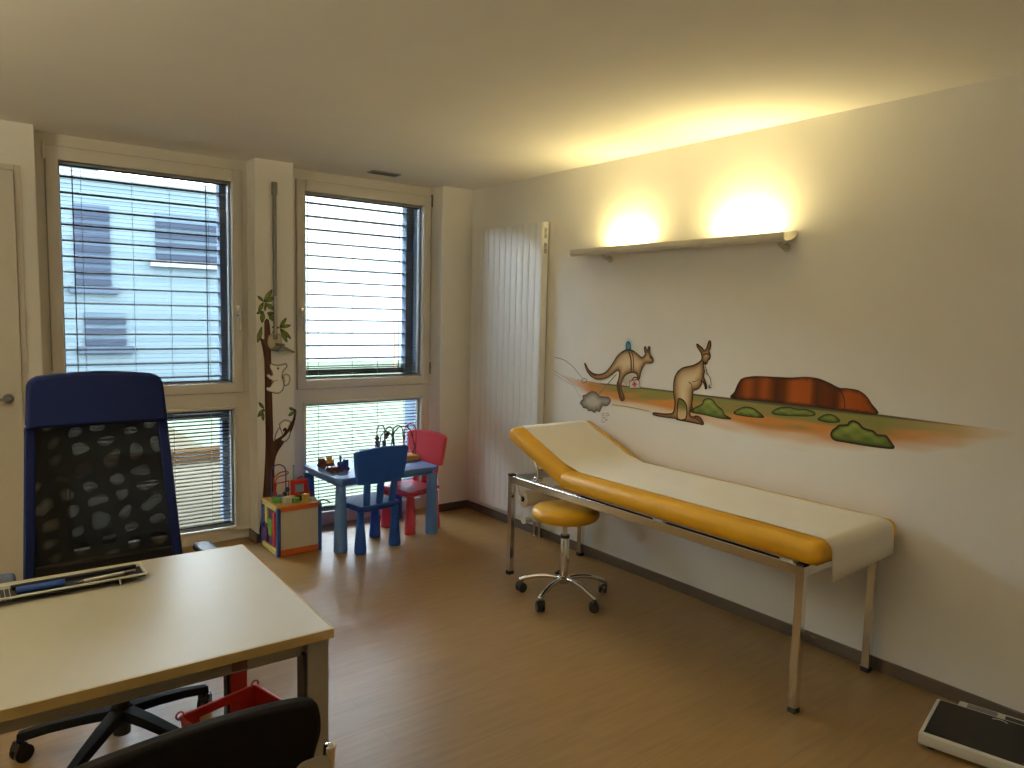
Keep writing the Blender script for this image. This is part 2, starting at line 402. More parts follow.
def outer_blind(g, z_first, zend, n_stack, label, gw):
    t = thing('outdoor_blind', label, 'blind', ((g[0]+g[1])/2, 5.06, zend))
    z = z_first
    b = new()
    while z > zend+.03:
        a = [(-.036, -.004), (-.02, 0), (0, .0022), (.02, 0), (.036, -.004)]
        for s in (0,):
            T = [(5.06+d, z+h) for d, h in a]; Bt = [(y, zz-.0035) for y, zz in T][::-1]; P = T+Bt
            prism(b, P, lambda y, zz: (g[0]+.006, y, zz), lambda y, zz: (g[1]-gw-.002, y, zz))
        z -= .0925
    obj('slats', b, M_SLATX, t)
    b = new()
    for k in range(n_stack): box(b, (g[0]+.006, 5.025, zend+.02+k*.014), (g[1]-.02, 5.095, zend+.0235+k*.014))
    box(b, (g[0]+.006, 5.03, zend), (g[1]-.02, 5.09, zend+.015), .004)
    obj('bottom_rail', b, M_SLATX, t)
    b = new(); box(b, (g[1]-gw, 5.03, zend-.02 if zend > 1 else ZL), (g[1]+.010, 5.1, ZT+.066)); obj('guide_rail', b, M_JAMB, t)
    for k in (.09, .88):
        x = g[0]+(g[1]-g[0])*k; b = new(); box(b, (x-.003, 5.021, zend+.01), (x+.003, 5.0225, ZT)); obj('ladder_cord', b, M_SLATX, t)
    return t
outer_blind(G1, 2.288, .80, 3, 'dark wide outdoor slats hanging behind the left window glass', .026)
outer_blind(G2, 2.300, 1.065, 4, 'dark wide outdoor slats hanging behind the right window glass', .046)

# ------------------------------------------------------------------ door at the left edge
b = new(); box(b, (-.60, YB-.035, .005), (.285, YB-.001, 2.225), .004); d1 = struct('door_1', b, M_DOOR)
b = new(); hx, hz = .222, 1.03
cyl(b, (hx, YB-.036, hz), (hx, YB-.044, hz), .026, n=24); obj('rose', b, M_GREY, d1, smooth=40)
b = new(); tube(b, smooth_open([(hx, YB-.04, hz), (hx, YB-.075, hz), (hx-.015, YB-.088, hz), (hx-.12, YB-.088, hz)]), .009, n=10); obj('door_handle', b, M_GREY, d1, smooth=60)
b = new()
box(b, (.287, YB-.012, 0), (.315, YB, 2.26), .003); box(b, (-.66, YB-.012, 0), (-.602, YB, 2.26), .003); box(b, (-.602, YB-.012, 2.23), (.287, YB, 2.26), .003)
struct('trim_1', b, M_DOOR)

# ------------------------------------------------------------------ ceiling vent
v = thing('ceiling_vent', 'small dark slotted air vent in the ceiling above the right window', 'vent', (2.385, 4.575, HC))
b = new(); x0, x1, y0, y1 = 2.28, 2.49, 4.53, 4.62
for lo, hi in (((x0, y0), (x1, y0+.008)), ((x0, y1-.008), (x1, y1)), ((x0, y0+.008), (x0+.008, y1-.008)), ((x1-.008, y0+.008), (x1, y1-.008))):
    box(b, (lo[0], lo[1], HC-.008), (hi[0], hi[1], HC))
obj('vent_frame', b, M_GREY, v)
b = new()
for k in range(7): box(b, (x0+.008, y0+.012+k*.010, HC-.007), (x1-.008, y0+.017+k*.010, HC-.001))
obj('louvre', b, M_VENT, v)
b = new(); box(b, (x0+.004, y0+.004, HC-.0012), (x1-.004, y1-.004, HC)); obj('backing', b, M_VENT, v)

# ------------------------------------------------------------------ radiator
rd = thing('wall_radiator', 'tall white ribbed panel radiator on the wall beside the right window', 'radiator', (3.13, 4.12, .13))
RY0, RY1, RZ0, RZ1, RXF = 3.785, 4.605, .112, 2.158, 3.148
b = new(); n = 12; wv = (RY1-RY0)/n
for k in range(n):
    box(b, (RXF, RY0+k*wv+.0012, RZ0), (RXF+.022, RY0+(k+1)*wv-.0012, RZ1), .0022, 2)
box(b, (RXF+.004, RY0+.002, RZ0+.003), (RXF+.03, RY1-.002, RZ1-.003))
obj('front_panel', b, M_RAD, rd, smooth=40)
b = new()
for y in (RY0-.004, RY1+.001): box(b, (RXF+.004, y, RZ0), (XR-.012, y+.003, RZ1), .001)
box(b, (RXF+.02, RY0-.003, RZ1), (XR-.012, RY1+.003, RZ1+.003), .001)
sd = obj('side_cover', b, M_RAD, rd)
for zc in (2.085, 1.985):
    b = new()
    for k in range(9): box(b, (RXF+.012, RY0-.0055, zc-.032+k*.008), (RXF+.036, RY0-.0042, zc-.028+k*.008))
    obj('side_slot', b, M_VENT, sd)
for z in (.4, 1.85):
    for y in (RY0+.15, RY1-.15):
        b = new(); box(b, (RXF+.028, y-.02, z-.03), (XR, y+.02, z+.03)); obj('wall_bracket', b, M_RAD, rd)
b = new()  # pipes and valve under the panel
for y in (3.815, 3.76): cyl(b, (3.172, y, .0), (3.172, y, .115), .011, n=12); cyl(b, (3.172, y, .0), (3.172, y, .010), .02, n=16)
tube(b, [(3.172, 3.76, .105), (3.172, 3.80, .112), (3.172, 3.86, .112)], .012, n=10)
obj('pipe', b, M_CHROME, rd, smooth=50)
b = new(); cyl(b, (3.172, 3.835, .118), (3.085, 3.835, .122), .021, .026, n=18); ball(b, (3.172, 3.835, .118), .022)
obj('valve', b, M_WHITE, rd, smooth=50)

# ------------------------------------------------------------------ uplighter on the wall
L0, L1, LZ = 1.955, 3.435, 1.945
lm = thing('wall_lamp', 'long slim aluminium uplighter glowing warm above the kangaroo mural', 'lamp', (3.15, 2.67, 1.93))
prof = [(3.082, LZ+.004), (3.082, LZ-.018), (3.088, LZ-.028), (3.105, LZ-.034), (3.15, LZ-.026), (3.188, LZ-.006), (3.200, LZ+.018)]
prof = smooth_open(prof, 4)
b = new()
inner = [(x+.003 if i < len(prof)*.3 else x, z+.003) for i, (x, z) in enumerate(prof)]
poly = prof+inner[::-1]
prism(b, poly, lambda x, z: (x, L0, z), lambda x, z: (x, L1, z))
obj('shade', b, M_LAMP, lm, smooth=30)
for y in (2.01, 3.20):
    b = new(); tube(b, smooth_open([(XR, y, LZ-.055), (XR-.03, y, LZ-.055), (XR-.06, y, LZ-.045), (XR-.075, y, LZ-.025)]), .011, n=10)
    cyl(b, (XR, y, LZ-.055), (XR-.008, y, LZ-.055), .022, n=18)
    obj('bracket', b, M_LAMP, lm, smooth=50)
for yc in (2.24, 3.04):
    b = new(); cyl(b, (3.14, yc-.06, LZ-.012), (3.14, yc+.06, LZ-.012), .006, n=12); obj('lamp_tube', b, M_TUBE, lm, smooth=50)

# unseen copy, added on the opposite wall to house the inferred warm light
tw = thing('wall_lamp', 'unseen aluminium uplighter added on the opposite wall, left of the door', 'lamp', (XL+.06, 2.1, 1.93))
for ch in list(lm.children):
    c = ch.copy(); c.data = ch.data.copy(); COL.objects.link(c); c.parent = tw
    c.matrix_parent_inverse = Matrix.Identity(4)
    c.matrix_world = Matrix.Identity(4)
    c.data.transform(Matrix(((-1, 0, 0, XL+XR), (0, 1, 0, 2.1-(L0+L1)/2), (0, 0, 1, 0), (0, 0, 0, 1)))); c.data.flip_normals()
    c.matrix_parent_inverse = tw.matrix_world.inverted()
# ------------------------------------------------------------------ painted art helpers
def paint(name, pts, conv, fn, parent, sharp=False, grid=.012, outline=None, k=4, lines=()):
    """flat painted patch on a wall; pts are measured points, conv puts them on the wall plane (a, z);
    fn(a01, z01, dist_to_edge) -> rgba; outline=(width, rgba); lines=[(pts,width,rgba)] brush lines"""
    P2 = [conv[0](*p) for p in (pts if sharp else smooth_closed(pts, k))] if pts else []
    bm = bmesh.new(); cl = bm.verts.layers.float_color.new('paint'); put = conv[1]
    if P2:
        a0, a1 = min(p[0] for p in P2), max(p[0] for p in P2); z0, z1 = min(p[1] for p in P2), max(p[1] for p in P2)
        n = len(P2); segs = [(Vector(P2[i]), Vector(P2[(i+1) % n])) for i in range(n)]
        def dist(q):
            best = 9
            for A, B in segs:
                d = B-A; L = d.length_squared
                t = 0 if L == 0 else max(0, min(1, (q-A).dot(d)/L)); best = min(best, (A+d*t-q).length)
            return best
        vin = [Vector(p) for p in P2]; g = grid
        i = 0
        a = a0+g/2
        while a < a1:
            z = z0+g/2
            while z < z1:
                q = Vector((a+random.uniform(-.2, .2)*g, z+random.uniform(-.2, .2)*g))
                ins = False
                for A, B in segs:
                    if (A.y > q.y) != (B.y > q.y) and q.x < (B.x-A.x)*(q.y-A.y)/(B.y-A.y)+A.x: ins = not ins
                if ins and dist(q) > g*.4: vin.append(q)
                z += g
            a += g
        ov, oe, of, *_ = delaunay_2d_cdt(vin, [(i, (i+1) % n) for i in range(n)], [list(range(n))], 1, 1e-6)
        bv = []
        for q in ov:
            w = bm.verts.new(put(q.x, q.y, 0)); w[cl] = fn((q.x-a0)/(a1-a0), (q.y-z0)/(z1-z0), dist(Vector(q))); bv.append(w)
        for f in of:
            try: bm.faces.new([bv[i] for i in f])
            except ValueError: pass
    def ribbon(Q, w, c, closed, lift):
        m = len(Q); row = []
        for i in range(m):
            A = Vector(Q[i-1] if (closed or i) else Q[0]); B = Vector(Q[(i+1) % m] if closed else Q[min(i+1, m-1)])
            d = (B-A)
            if d.length < 1e-9: d = Vector((1, 0))
            d.normalize(); nn = Vector((-d.y, d.x)); q = Vector(Q[i])
            ww = w if closed else w*(1 if 0 < i < m-1 else .4)
            u = bm.verts.new(put(*(q+nn*ww/2), lift)); v_ = bm.verts.new(put(*(q-nn*ww/2), lift)); u[cl] = c; v_[cl] = c; row.append((u, v_))
        for i in range(m if closed else m-1):
            (p, q), (r, s) = row[i], row[(i+1) % m]
            bm.faces.new((p, r, s, q))
    if outline and P2: ribbon(P2, outline[0], outline[1], True, .0004)
    for L, w, c in lines:
        ribbon([conv[0](*p) for p in smooth_open(L, 4)], w, c, False, .0008)
    me = bpy.data.meshes.new(name); bm.to_mesh(me); bm.free(); me.materials.append(M_PAINT)
    o = bpy.data.objects.new(name, me); COL.objects.link(o); o.parent = parent; o.matrix_parent_inverse = parent.matrix_world.inverted()
    return o
def wallR(off): return (lambda px, py: on_right(px, py, XR), lambda a, z, l: (XR-off-l, a, z))
def wallB(off): return (lambda px, py: on_back(px, py, YB), lambda a, z, l: (a, YB-off-l, z))
def mixc(a, b, t): t = max(0, min(1, t)); return tuple(a[i]*(1-t)+b[i]*t for i in range(4))
def ZA(l): return [(550+x/6.4, 320+y/6.4) for x, y in l]
def ZB(l): return [(640+x/6.979, 320+y/6.979) for x, y in l]
def ZC(l): return [(700+x/3.16, 350+y/3.16) for x, y in l]
def Z6(l): return [(250+x/9.6, 280+y/9.6) for x, y in l]
def Z7(l): return [(250+x/9.6, 340+y/9.6) for x, y in l]
def Z8(l): return [(250+x/9.6, 400+y/9.6) for x, y in l]
DK = (.035, .022, .012, 1)
WALLC = (.87, .86, .83, 1)

# ------------------------------------------------------------------ mural on the right wall
mu = thing('wall_mural', 'painted wall mural of kangaroos, red rock and orange outback ground', 'mural', (XR, 2.3, 1.15))
top = [(556, 372), (575, 379), (600, 383), (640, 387), (674, 391), (694, 393.8), (732, 398), (790, 404.5), (877, 414), (950, 423.5), (1019, 432.3)]
bot = [(560, 376), (585, 396), (615, 408), (650, 415), (680, 422), (706, 428), (745, 438), (800, 452), (880, 456), (960, 450), (1019, 436)]
def lerp_poly(P, x):
    for (x0, y0), (x1, y1) in zip(P, P[1:]):
        if x <= x1: return y0+(y1-y0)*(x-x0)/(x1-x0)
    return P[-1][1]
bm = bmesh.new(); cl = bm.verts.layers.float_color.new('paint'); rows = []
NX, NV = 150, 26
random.seed(3)
from mathutils import noise as mnoise
for i in range(NX+1):
    x = 560+(1018-560)*i/NX; yt = lerp_poly(top, x); yb = lerp_poly(bot, x); row = []
    for j in range(NV+1):
        vv = j/NV; a, z = on_right(x, yt+(yb-yt)*vv, XR); w = bm.verts.new((XR-.0006, a, z))
        nz = mnoise.noise(Vector((a*5, z*30, 0))); nz2 = mnoise.noise(Vector((a*9+4, z*60, 3)))
        green = (.21, .25, .04, 1); orange = (.62, .24, .035, 1); tan = (.74, .52, .26, 1); olive = (.28, .20, .05, 1)
        c = mixc(olive, green, .5+nz2)
        left = max(0, min(1, (620-x)/40))
        c = mixc(c, orange, left)
        c = mixc(c, orange, (vv-.30+nz*.28)/.18)
        c = mixc(c, tan, (vv-.62+nz*.2)/.3)
        c = mixc(c, tan, (x-880)/110)
        al = 1-max(0, min(1, (vv-.55+nz*.14)/.43))
        al *= max(0, min(1, (x-560)/30))*max(0, min(1, (1018-x)/60))
        if vv < .05 and x > 600: c = mixc((.07, .06, .02, 1), c, (x-900)/90)
        w[cl] = mixc(WALLC, c, al*.95); row.append(w)
    rows.append(row)
for A, B in zip(rows, rows[1:]):
    for j in range(NV): bm.faces.new((A[j], B[j], B[j+1], A[j+1]))
me = bpy.data.meshes.new('ground'); bm.to_mesh(me); bm.free(); me.materials.append(M_PAINT)
o = bpy.data.objects.new('ground', me); COL.objects.link(o); o.parent = mu; o.matrix_parent_inverse = mu.matrix_world.inverted(); o['label'] = 'orange and green painted desert ground'

def rockc(u, v, d):
    x = 1-u    # left of picture = far y
    bands = [(0, .10), (.04, .10), (.13, .75), (.2, .35), (.26, .8), (.34, .12), (.40, .25), (.46, .9), (.58, .8), (.60, .15), (.68, .3), (.75, .12), (.79, .85), (.92, .7), (1, .5)]
    for (a, p), (c, q) in zip(bands, bands[1:]):
        if x <= c: t = p+(q-p)*(x-a)/(c-a); break
    c = mixc((.05, .014, .006, 1), (.47, .11, .022, 1), t**1.3)
    return mixc((.03, .012, .008, 1), c, d/.012)
rock = ZC([(100, 152), (110, 132), (122, 105), (135, 90), (165, 84), (200, 84), (240, 86), (290, 88), (335, 86), (375, 91), (410, 105), (440, 120), (465, 122), (500, 128), (525, 145), (542, 170), (560, 203), (460, 191), (300, 173), (180, 160)])
paint('red_rock', rock, wallR(.0012), rockc, mu, grid=.016, outline=(.004, DK), lines=[(ZC([(370, 92), (372, 130), (369, 182)]), .004, DK), (ZC([(440, 121), (455, 150), (458, 190)]), .005, DK)])
def bushc(u, v, d):
    c = mixc((.11, .15, .035, 1), (.33, .40, .09, 1), v*1.1-.1+.25*math.sin(u*19)*math.cos(v*11)); return mixc((.03, .04, .012, 1), c, d/.012)
bl = [
    ZB([(270, 625), (290, 600), (320, 590), (350, 588), (368, 610), (366, 640), (300, 645)]),
    ZB([(362, 625), (400, 605), (435, 585), (445, 560), (470, 548), (500, 552), (520, 570), (540, 598), (575, 625), (592, 660), (640, 690), (560, 686), (460, 664), (365, 645)]),
    ZC([(108, 196), (125, 186), (145, 180), (170, 185), (190, 200), (202, 213), (160, 211), (115, 204)]),
    ZC([(228, 196), (250, 183), (280, 181), (305, 186), (335, 188), (362, 197), (356, 208), (290, 208), (240, 204)]),
    ZC([(374, 217), (395, 205), (415, 204), (432, 212), (442, 226), (410, 229), (380, 223)])]
for q in bl: paint('bush', q, wallR(.0014), bushc, mu, grid=.010, outline=(.004, (.03, .035, .012, 1)))
q = ZC([(415, 268), (420, 255), (432, 246), (440, 239), (455, 238), (468, 236), (475, 227), (488, 225), (503, 233), (515, 246), (530, 252), (548, 257), (560, 268), (575, 270), (588, 272), (598, 284), (606, 296), (612, 309), (580, 308), (520, 300), (460, 290), (425, 283)])
paint('bush', q, wallR(.0016), bushc, mu, grid=.010, outline=(.009, (.03, .03, .012, 1)))

def roo(u, v, d):
    base = mixc((.46, .27, .12, 1), (.64, .46, .25, 1), v*1.2)
    c = mixc((.13, .05, .018, 1), base, d/.026); return mixc(c, (.78, .64, .42, 1), (d-.022)/.035)
k2 = ZB([(398, 168), (412, 175), (440, 200), (446, 215), (462, 206), (470, 190), (478, 160), (490, 144), (497, 165), (492, 198), (484, 216), (492, 245), (490, 268), (476, 282), (470, 300), (458, 310), (448, 300), (444, 288), (446, 330), (452, 360), (446, 395), (462, 440), (468, 472), (458, 482), (452, 450), (434, 424), (432, 445), (410, 478), (376, 492), (370, 520), (364, 590), (350, 655), (368, 676), (400, 670), (428, 688), (446, 728), (400, 722), (330, 708), (265, 696), (245, 686), (180, 678), (110, 666), (92, 656), (100, 647), (160, 654), (215, 654), (236, 640), (246, 580), (236, 500), (240, 420), (260, 370), (300, 335), (370, 318), (415, 295), (434, 270), (430, 235), (414, 206), (402, 188)])
ko = paint('kangaroo', k2, wallR(.0022), roo, mu, grid=.010, outline=(.007, DK), k=3, lines=[
    (ZB([(340, 432), (362, 450), (366, 490)]), .005, DK), (ZB([(365, 430), (390, 428), (412, 412)]), .004, (.2, .1, .04, 1)),
    (ZB([(468, 345), (472, 375), (492, 405), (500, 460)]), .004, DK), (ZB([(455, 318), (466, 350), (470, 385)]), .004, DK), (ZB([(488, 450), (484, 470), (500, 470)]), .007, (.1, .08, .07, 1)), (ZB([(456, 440), (462, 476)]), .011, DK),
    (ZB([(436, 245), (470, 236), (490, 246)]), .009, (.16, .07, .03, 1)), (ZB([(454, 300), (466, 296)]), .012, DK), (ZB([(448, 330), (440, 380), (430, 420)]), .004, (.2, .1, .04, 1)),
    (ZB([(408, 182), (438, 210)]), .010, (.2, .09, .05, 1)), (ZB([(488, 160), (480, 205)]), .010, (.2, .09, .05, 1)), (ZB([(350, 672), (400, 690), (436, 718)]), .012, (.12, .06, .03, 1))])
ko['label'] = 'brown kangaroo standing upright'
q = ZB([(270, 552), (292, 554), (312, 568), (328, 606), (322, 688), (266, 690), (264, 620)])
paint('leg_gap', q, wallR(.0026), lambda u, v, d: mixc((.66, .48, .26, 1), (.16, .17, .05, 1), (v-.35)/.3), ko, grid=.02, outline=(.008, DK), k=3)
k1 = ZA([(222, 278), (232, 284), (250, 318), (280, 342), (320, 348), (360, 332), (395, 290), (430, 235), (465, 203), (500, 192), (540, 202), (570, 225), (590, 240), (606, 228), (612, 212), (604, 182), (614, 170), (624, 198), (632, 172), (642, 176), (640, 215), (655, 240), (664, 264), (645, 276), (616, 276), (600, 296), (584, 335), (576, 372), (564, 380), (556, 346), (525, 336), (490, 350), (468, 378), (456, 420), (462, 455), (478, 500), (465, 517), (450, 505), (436, 450), (430, 410), (440, 380), (446, 342), (435, 322), (400, 347), (360, 372), (310, 380), (270, 364), (240, 330)])
k1o = paint('kangaroo', k1, wallR(.0022), roo, mu, grid=.009, outline=(.006, DK), k=3, lines=[
    (ZA([(505, 200), (520, 250), (522, 332)]), .011, (.10, .055, .03, 1)), (ZA([(524, 203), (536, 250), (536, 334)]), .008, (.13, .07, .04, 1)), (ZA([(605, 182), (612, 215)]), .010, (.14, .10, .10, 1)), (ZA([(636, 178), (630, 215)]), .010, (.14, .10, .10, 1)),
    (ZA([(640, 240), (648, 243)]), .010, DK), (ZA([(440, 395), (450, 470), (466, 510)]), .014, (.10, .05, .03, 1)), (ZA([(232, 290), (258, 335), (300, 358)]), .010, (.13, .06, .03, 1)), (ZA([(455, 210), (500, 190), (545, 203)]), .009, DK)])
k1o['label'] = 'leaping kangaroo with a strap and blue light on its back'
paint('siren_light', ZA([(492, 192), (490, 160), (496, 142), (510, 140), (518, 160), (517, 192)]), wallR(.003), lambda u, v, d: mixc((.04, .12, .20, 1), (.10, .35, .55, 1), d/.012), k1o, grid=.008, outline=(.005, (.03, .08, .14, 1)))
paint('siren_glow', ZA([(478, 180), (474, 145), (492, 112), (518, 112), (536, 145), (530, 185)]), wallR(.0018), lambda u, v, d: mixc(WALLC, (.30, .62, .80, 1), d/.04), k1o, grid=.01)
bag = paint('first_aid_bag', ZA([(510, 396), (525, 386), (560, 382), (574, 388), (580, 436), (512, 438)]), wallR(.003), lambda u, v, d: (.75, .70, .62, 1), k1o, grid=.01, outline=(.006, (.12, .09, .08, 1)), sharp=True, lines=[(ZA([(528, 386), (540, 368), (560, 370), (566, 384)]), .007, DK)])
paint('pink_cross', ZA([(536, 394), (550, 393), (550, 404), (558, 404), (558, 416), (550, 416), (551, 427), (538, 428), (537, 417), (529, 418), (528, 406), (536, 405)]), wallR(.0034), lambda u, v, d: (.65, .09, .13, 1), bag, sharp=True, grid=.02)
paint('white_arm', ZA([(478, 376), (500, 350), (530, 342), (552, 348), (556, 378), (530, 380), (505, 402), (500, 425), (470, 400)]), wallR(.0020), lambda u, v, d: (.66, .6, .5, 1), k1o, grid=.02)
cloud = ZA([(195, 532), (205, 515), (215, 505), (212, 486), (232, 478), (250, 466), (275, 458), (300, 466), (318, 486), (345, 492), (378, 496), (390, 518), (372, 545), (350, 548), (340, 545), (330, 562), (318, 586), (300, 578), (288, 592), (268, 580), (250, 580), (236, 565), (215, 560), (208, 546)])
G_ = (.10, .09, .085, 1)
paint('dust_cloud', cloud, wallR(.0024), lambda u, v, d: mixc((.12, .105, .09, 1), (.55, .51, .45, 1), d/.04), mu, grid=.009, outline=(.006, G_), lines=[
    (ZA([(310, 482), (370, 410), (430, 345)]), .007, (.2, .18, .16, 1)), (ZA([(28, 238), (90, 255), (150, 300), (215, 378)]), .004, (.25, .23, .21, 1)), (ZA([(20, 320), (70, 350), (140, 400), (200, 500)]), .003, (.42, .39, .35, 1)), (ZA([(24, 340), (90, 385), (150, 420)]), .003, (.42, .39, .35, 1)),
    (ZA([(270, 455), (250, 420), (230, 395)]), .003, (.3, .27, .24, 1)), (ZA([(300, 450), (330, 385)]), .003, (.3, .27, .24, 1)), (ZA([(205, 400), (210, 378), (232, 376), (236, 394), (215, 404), (206, 398)]), .005, (.2, .18, .16, 1)), (ZA([(395, 542), (500, 556), (650, 585)]), .006, (.45, .32, .17, 1))])
paint('signature', None, wallR(.0016), None, mu, lines=[
    (ZA([(335, 598), (336, 622), (358, 622)]), .0035, (.3, .27, .24, 1)), (ZA([(335, 598), (355, 598)]), .0035, (.3, .27, .24, 1)), (ZA([(336, 610), (352, 610)]), .003, (.3, .27, .24, 1)), (ZA([(362, 622), (362, 598), (378, 600), (378, 612), (364, 612)]), .0035, (.3, .27, .24, 1)),
    (ZA([(335, 630), (334, 652), (356, 652)]), .0035, (.32, .29, .26, 1)), (ZA([(345, 632), (360, 636), (372, 632)]), .003, (.32, .29, .26, 1)), (ZA([(352, 642), (370, 644)]), .003, (.32, .29, .26, 1))])

# ------------------------------------------------------------------ koala tree on the window pier
tr = thing('tree_mural', 'painted koala tree with a slim brown trunk on the pier between the windows', 'mural', (1.67, YB, .9))
def bark(u, v, d):
    c = mixc((.045, .018, .012, 1), (.10, .042, .028, 1), .5+.5*math.sin(u*26+v*9)); return mixc((.02, .01, .008, 1), c, d/.01)
trunk = [(264.3, 321), (268.8, 320), (270.4, 335), (271.2, 365), (272.2, 400), (273.2, 430), (273.4, 441), (279, 438.5), (285, 434), (290, 427), (293, 418), (295.2, 409), (296.2, 413), (294, 425), (290.5, 433), (286, 440), (281, 447), (276, 456), (274.2, 470), (275.5, 490), (278, 506), (281, 525), (282, 536), (260.5, 539), (260.8, 520), (262.3, 500), (264.4, 472), (265.6, 440), (264.8, 400), (264.2, 360), (260.5, 340.5), (258.2, 337.2), (259.5, 336), (264.3, 339.5)]
paint('trunk', trunk, wallB(.0010), bark, tr, grid=.012, k=2)
def leafc(u, v, d): return mixc((.05, .075, .018, 1), (.25, .33, .09, 1), d/.008)
def leaf(p, q, w):
    (x0, y0), (x1, y1) = p, q; dx, dy = x1-x0, y1-y0; L = math.hypot(dx, dy); nx, ny = -dy/L*w, dx/L*w
    pts = [(x0, y0), (x0+dx*.3+nx*.8, y0+dy*.3+ny*.8), (x0+dx*.6+nx, y0+dy*.6+ny), (x1, y1), (x0+dx*.6-nx, y0+dy*.6-ny), (x0+dx*.3-nx*.8, y0+dy*.3-ny*.8)]
    paint('leaf', pts, wallB(.0012+random.random()*.0012), leafc, tr, grid=.006, outline=(.0022, (.025, .035, .012, 1)), k=3, lines=[([(x0, y0), (x1*.9+x0*.1, y1*.9+y0*.1)], .002, (.04, .06, .02, 1))])
for (a, bq, w) in [((130, 212), (212, 92), 20), ((128, 205), (72, 152), 13), ((135, 212), (238, 165), 20), ((140, 222), (240, 285), 20), ((128, 215), (82, 300), 18), ((125, 300), (62, 322), 14), ((122, 300), (115, 412), 22), ((175, 325), (236, 398), 20), ((142, 300), (148, 222), 10), ((160, 318), (240, 322), 14), ((285, 458), (348, 362), 17), ((290, 455), (392, 434), 15), ((290, 462), (356, 600), 20), ((300, 470), (392, 565), 16), ((280, 458), (208, 452), 11), ((252, 472), (218, 508), 12), ((112, 448), (72, 602), 20)]:
    leaf(Z6([a])[0], Z6([bq])[0], w/9.6)
for (a, bq, w) in [((132, 82), (84, 22), 14), ((132, 86), (74, 162), 17), ((130, 98), (166, 108), 9), ((118, 108), (126, 198), 14), ((428, 100), (374, 74), 14), ((430, 108), (368, 152), 15), ((430, 86), (436, 150), 10)]:
    leaf(Z8([a])[0], Z8([bq])[0], w/9.6)
def furc(u, v, d): return mixc((.32, .30, .27, 1), (.95, .93, .88, 1), d/.010)
kb = Z7([(186, 242), (198, 224), (225, 234), (255, 240), (300, 236), (335, 226), (353, 236), (352, 262), (326, 288), (314, 318), (308, 360), (322, 400), (326, 440), (312, 482), (272, 512), (222, 506), (165, 490), (152, 470), (160, 450), (188, 448), (202, 425), (216, 398), (180, 372), (156, 345), (162, 328), (184, 326), (206, 340), (212, 322), (200, 292), (188, 270)])
kk = paint('koala', kb, wallB(.0026), furc, tr, grid=.008, outline=(.004, (.03, .025, .02, 1)), k=3, lines=[(Z7([(259, 272), (277, 272)]), .014, DK), (Z7([(198, 300), (212, 318), (206, 336)]), .006, (.05, .04, .04, 1)), (Z7([(216, 398), (250, 390), (268, 380)]), .003, (.1, .08, .07, 1))])
kk['label'] = 'koala hugging the trunk with a baby on its back'
paint('baby_koala', Z7([(316, 345), (345, 325), (378, 345), (384, 385), (368, 425), (338, 440), (318, 415), (330, 390), (318, 370)]), wallB(.0022), furc, kk, grid=.008, outline=(.003, (.05, .04, .035, 1)), lines=[(Z7([(322, 358), (330, 362)]), .009, DK)])
kc = Z8([(236, 392), (242, 335), (262, 290), (284, 258), (280, 232), (300, 212), (330, 190), (360, 196), (388, 208), (384, 240), (372, 262), (384, 296), (384, 330), (366, 372), (340, 398), (312, 398), (290, 378), (262, 386)])
kk = paint('koala', kc, wallB(.0026), furc, tr, grid=.008, outline=(.004, (.04, .035, .03, 1)), k=3, lines=[(Z8([(318, 300), (335, 275), (345, 300), (325, 325)]), .016, (.03, .025, .02, 1)), (Z8([(240, 395), (300, 360), (360, 300), (415, 190)]), .018, (.05, .022, .016, 1)), (Z8([(285, 260), (300, 300), (322, 360)]), .005, (.06, .05, .045, 1))])
kk['label'] = 'small koala curled on the side branch'
ke = Z6([(176, 540), (200, 522), (240, 512), (285, 520), (300, 560), (300, 620), (270, 665), (225, 680), (190, 660), (168, 610)])
kk = paint('koala', ke, wallB(.0026), lambda u, v, d: mixc((.5, .43, .3, 1), (.72, .65, .48, 1), d/.012), tr, grid=.008, k=3, outline=(.002, (.3, .26, .2, 1)))
kk['label'] = 'pale koala behind the measuring slider'

# ------------------------------------------------------------------ measuring stick in front of the tree
st = thing('height_gauge', 'slim grey height measuring stick screwed above the koala tree', 'height gauge', (1.667, YB, 1.3))
b = new(); box(b, (1.656, YB-.018, 1.36), (1.678, YB-.005, 2.29), .002); obj('rail', b, M_GREY, st)
b = new(); box(b, (1.660, YB-.0195, 1.36), (1.674, YB-.018, 1.62)); obj('scale_tape', b, M_TAPE, st)
b = new()
for k in range(13): box(b, (1.661, YB-.0200, 1.375+k*.019), (1.668 if k % 2 else 1.672, YB-.0195, 1.3765+k*.019))
obj('tick_marks', b, M_DARK, st)
b = new(); box(b, (1.650, YB-.024, 2.265), (1.684, YB, 2.345), .004); obj('top_bracket', b, M_GREY, st)
b = new(); box(b, (1.652, YB-.02, 1.34), (1.682, YB-.006, 1.372), .004)
pl = [(1.638, 1.276), (1.668, 1.300), (1.668, 1.318), (1.685, 1.318), (1.685, 1.300), (1.752, 1.268), (1.750, 1.258), (1.690, 1.274), (1.640, 1.268)]
prism(b, pl, lambda x, z: (x, YB-.006, z), lambda x, z: (x, YB-.13, z)); obj('head_slider', b, M_GREY, st)
b = new(); box(b, (1.664, YB-.016, 1.31), (1.672, YB-.006, 1.37)); obj('slider_rod', b, M_TAPE, st)

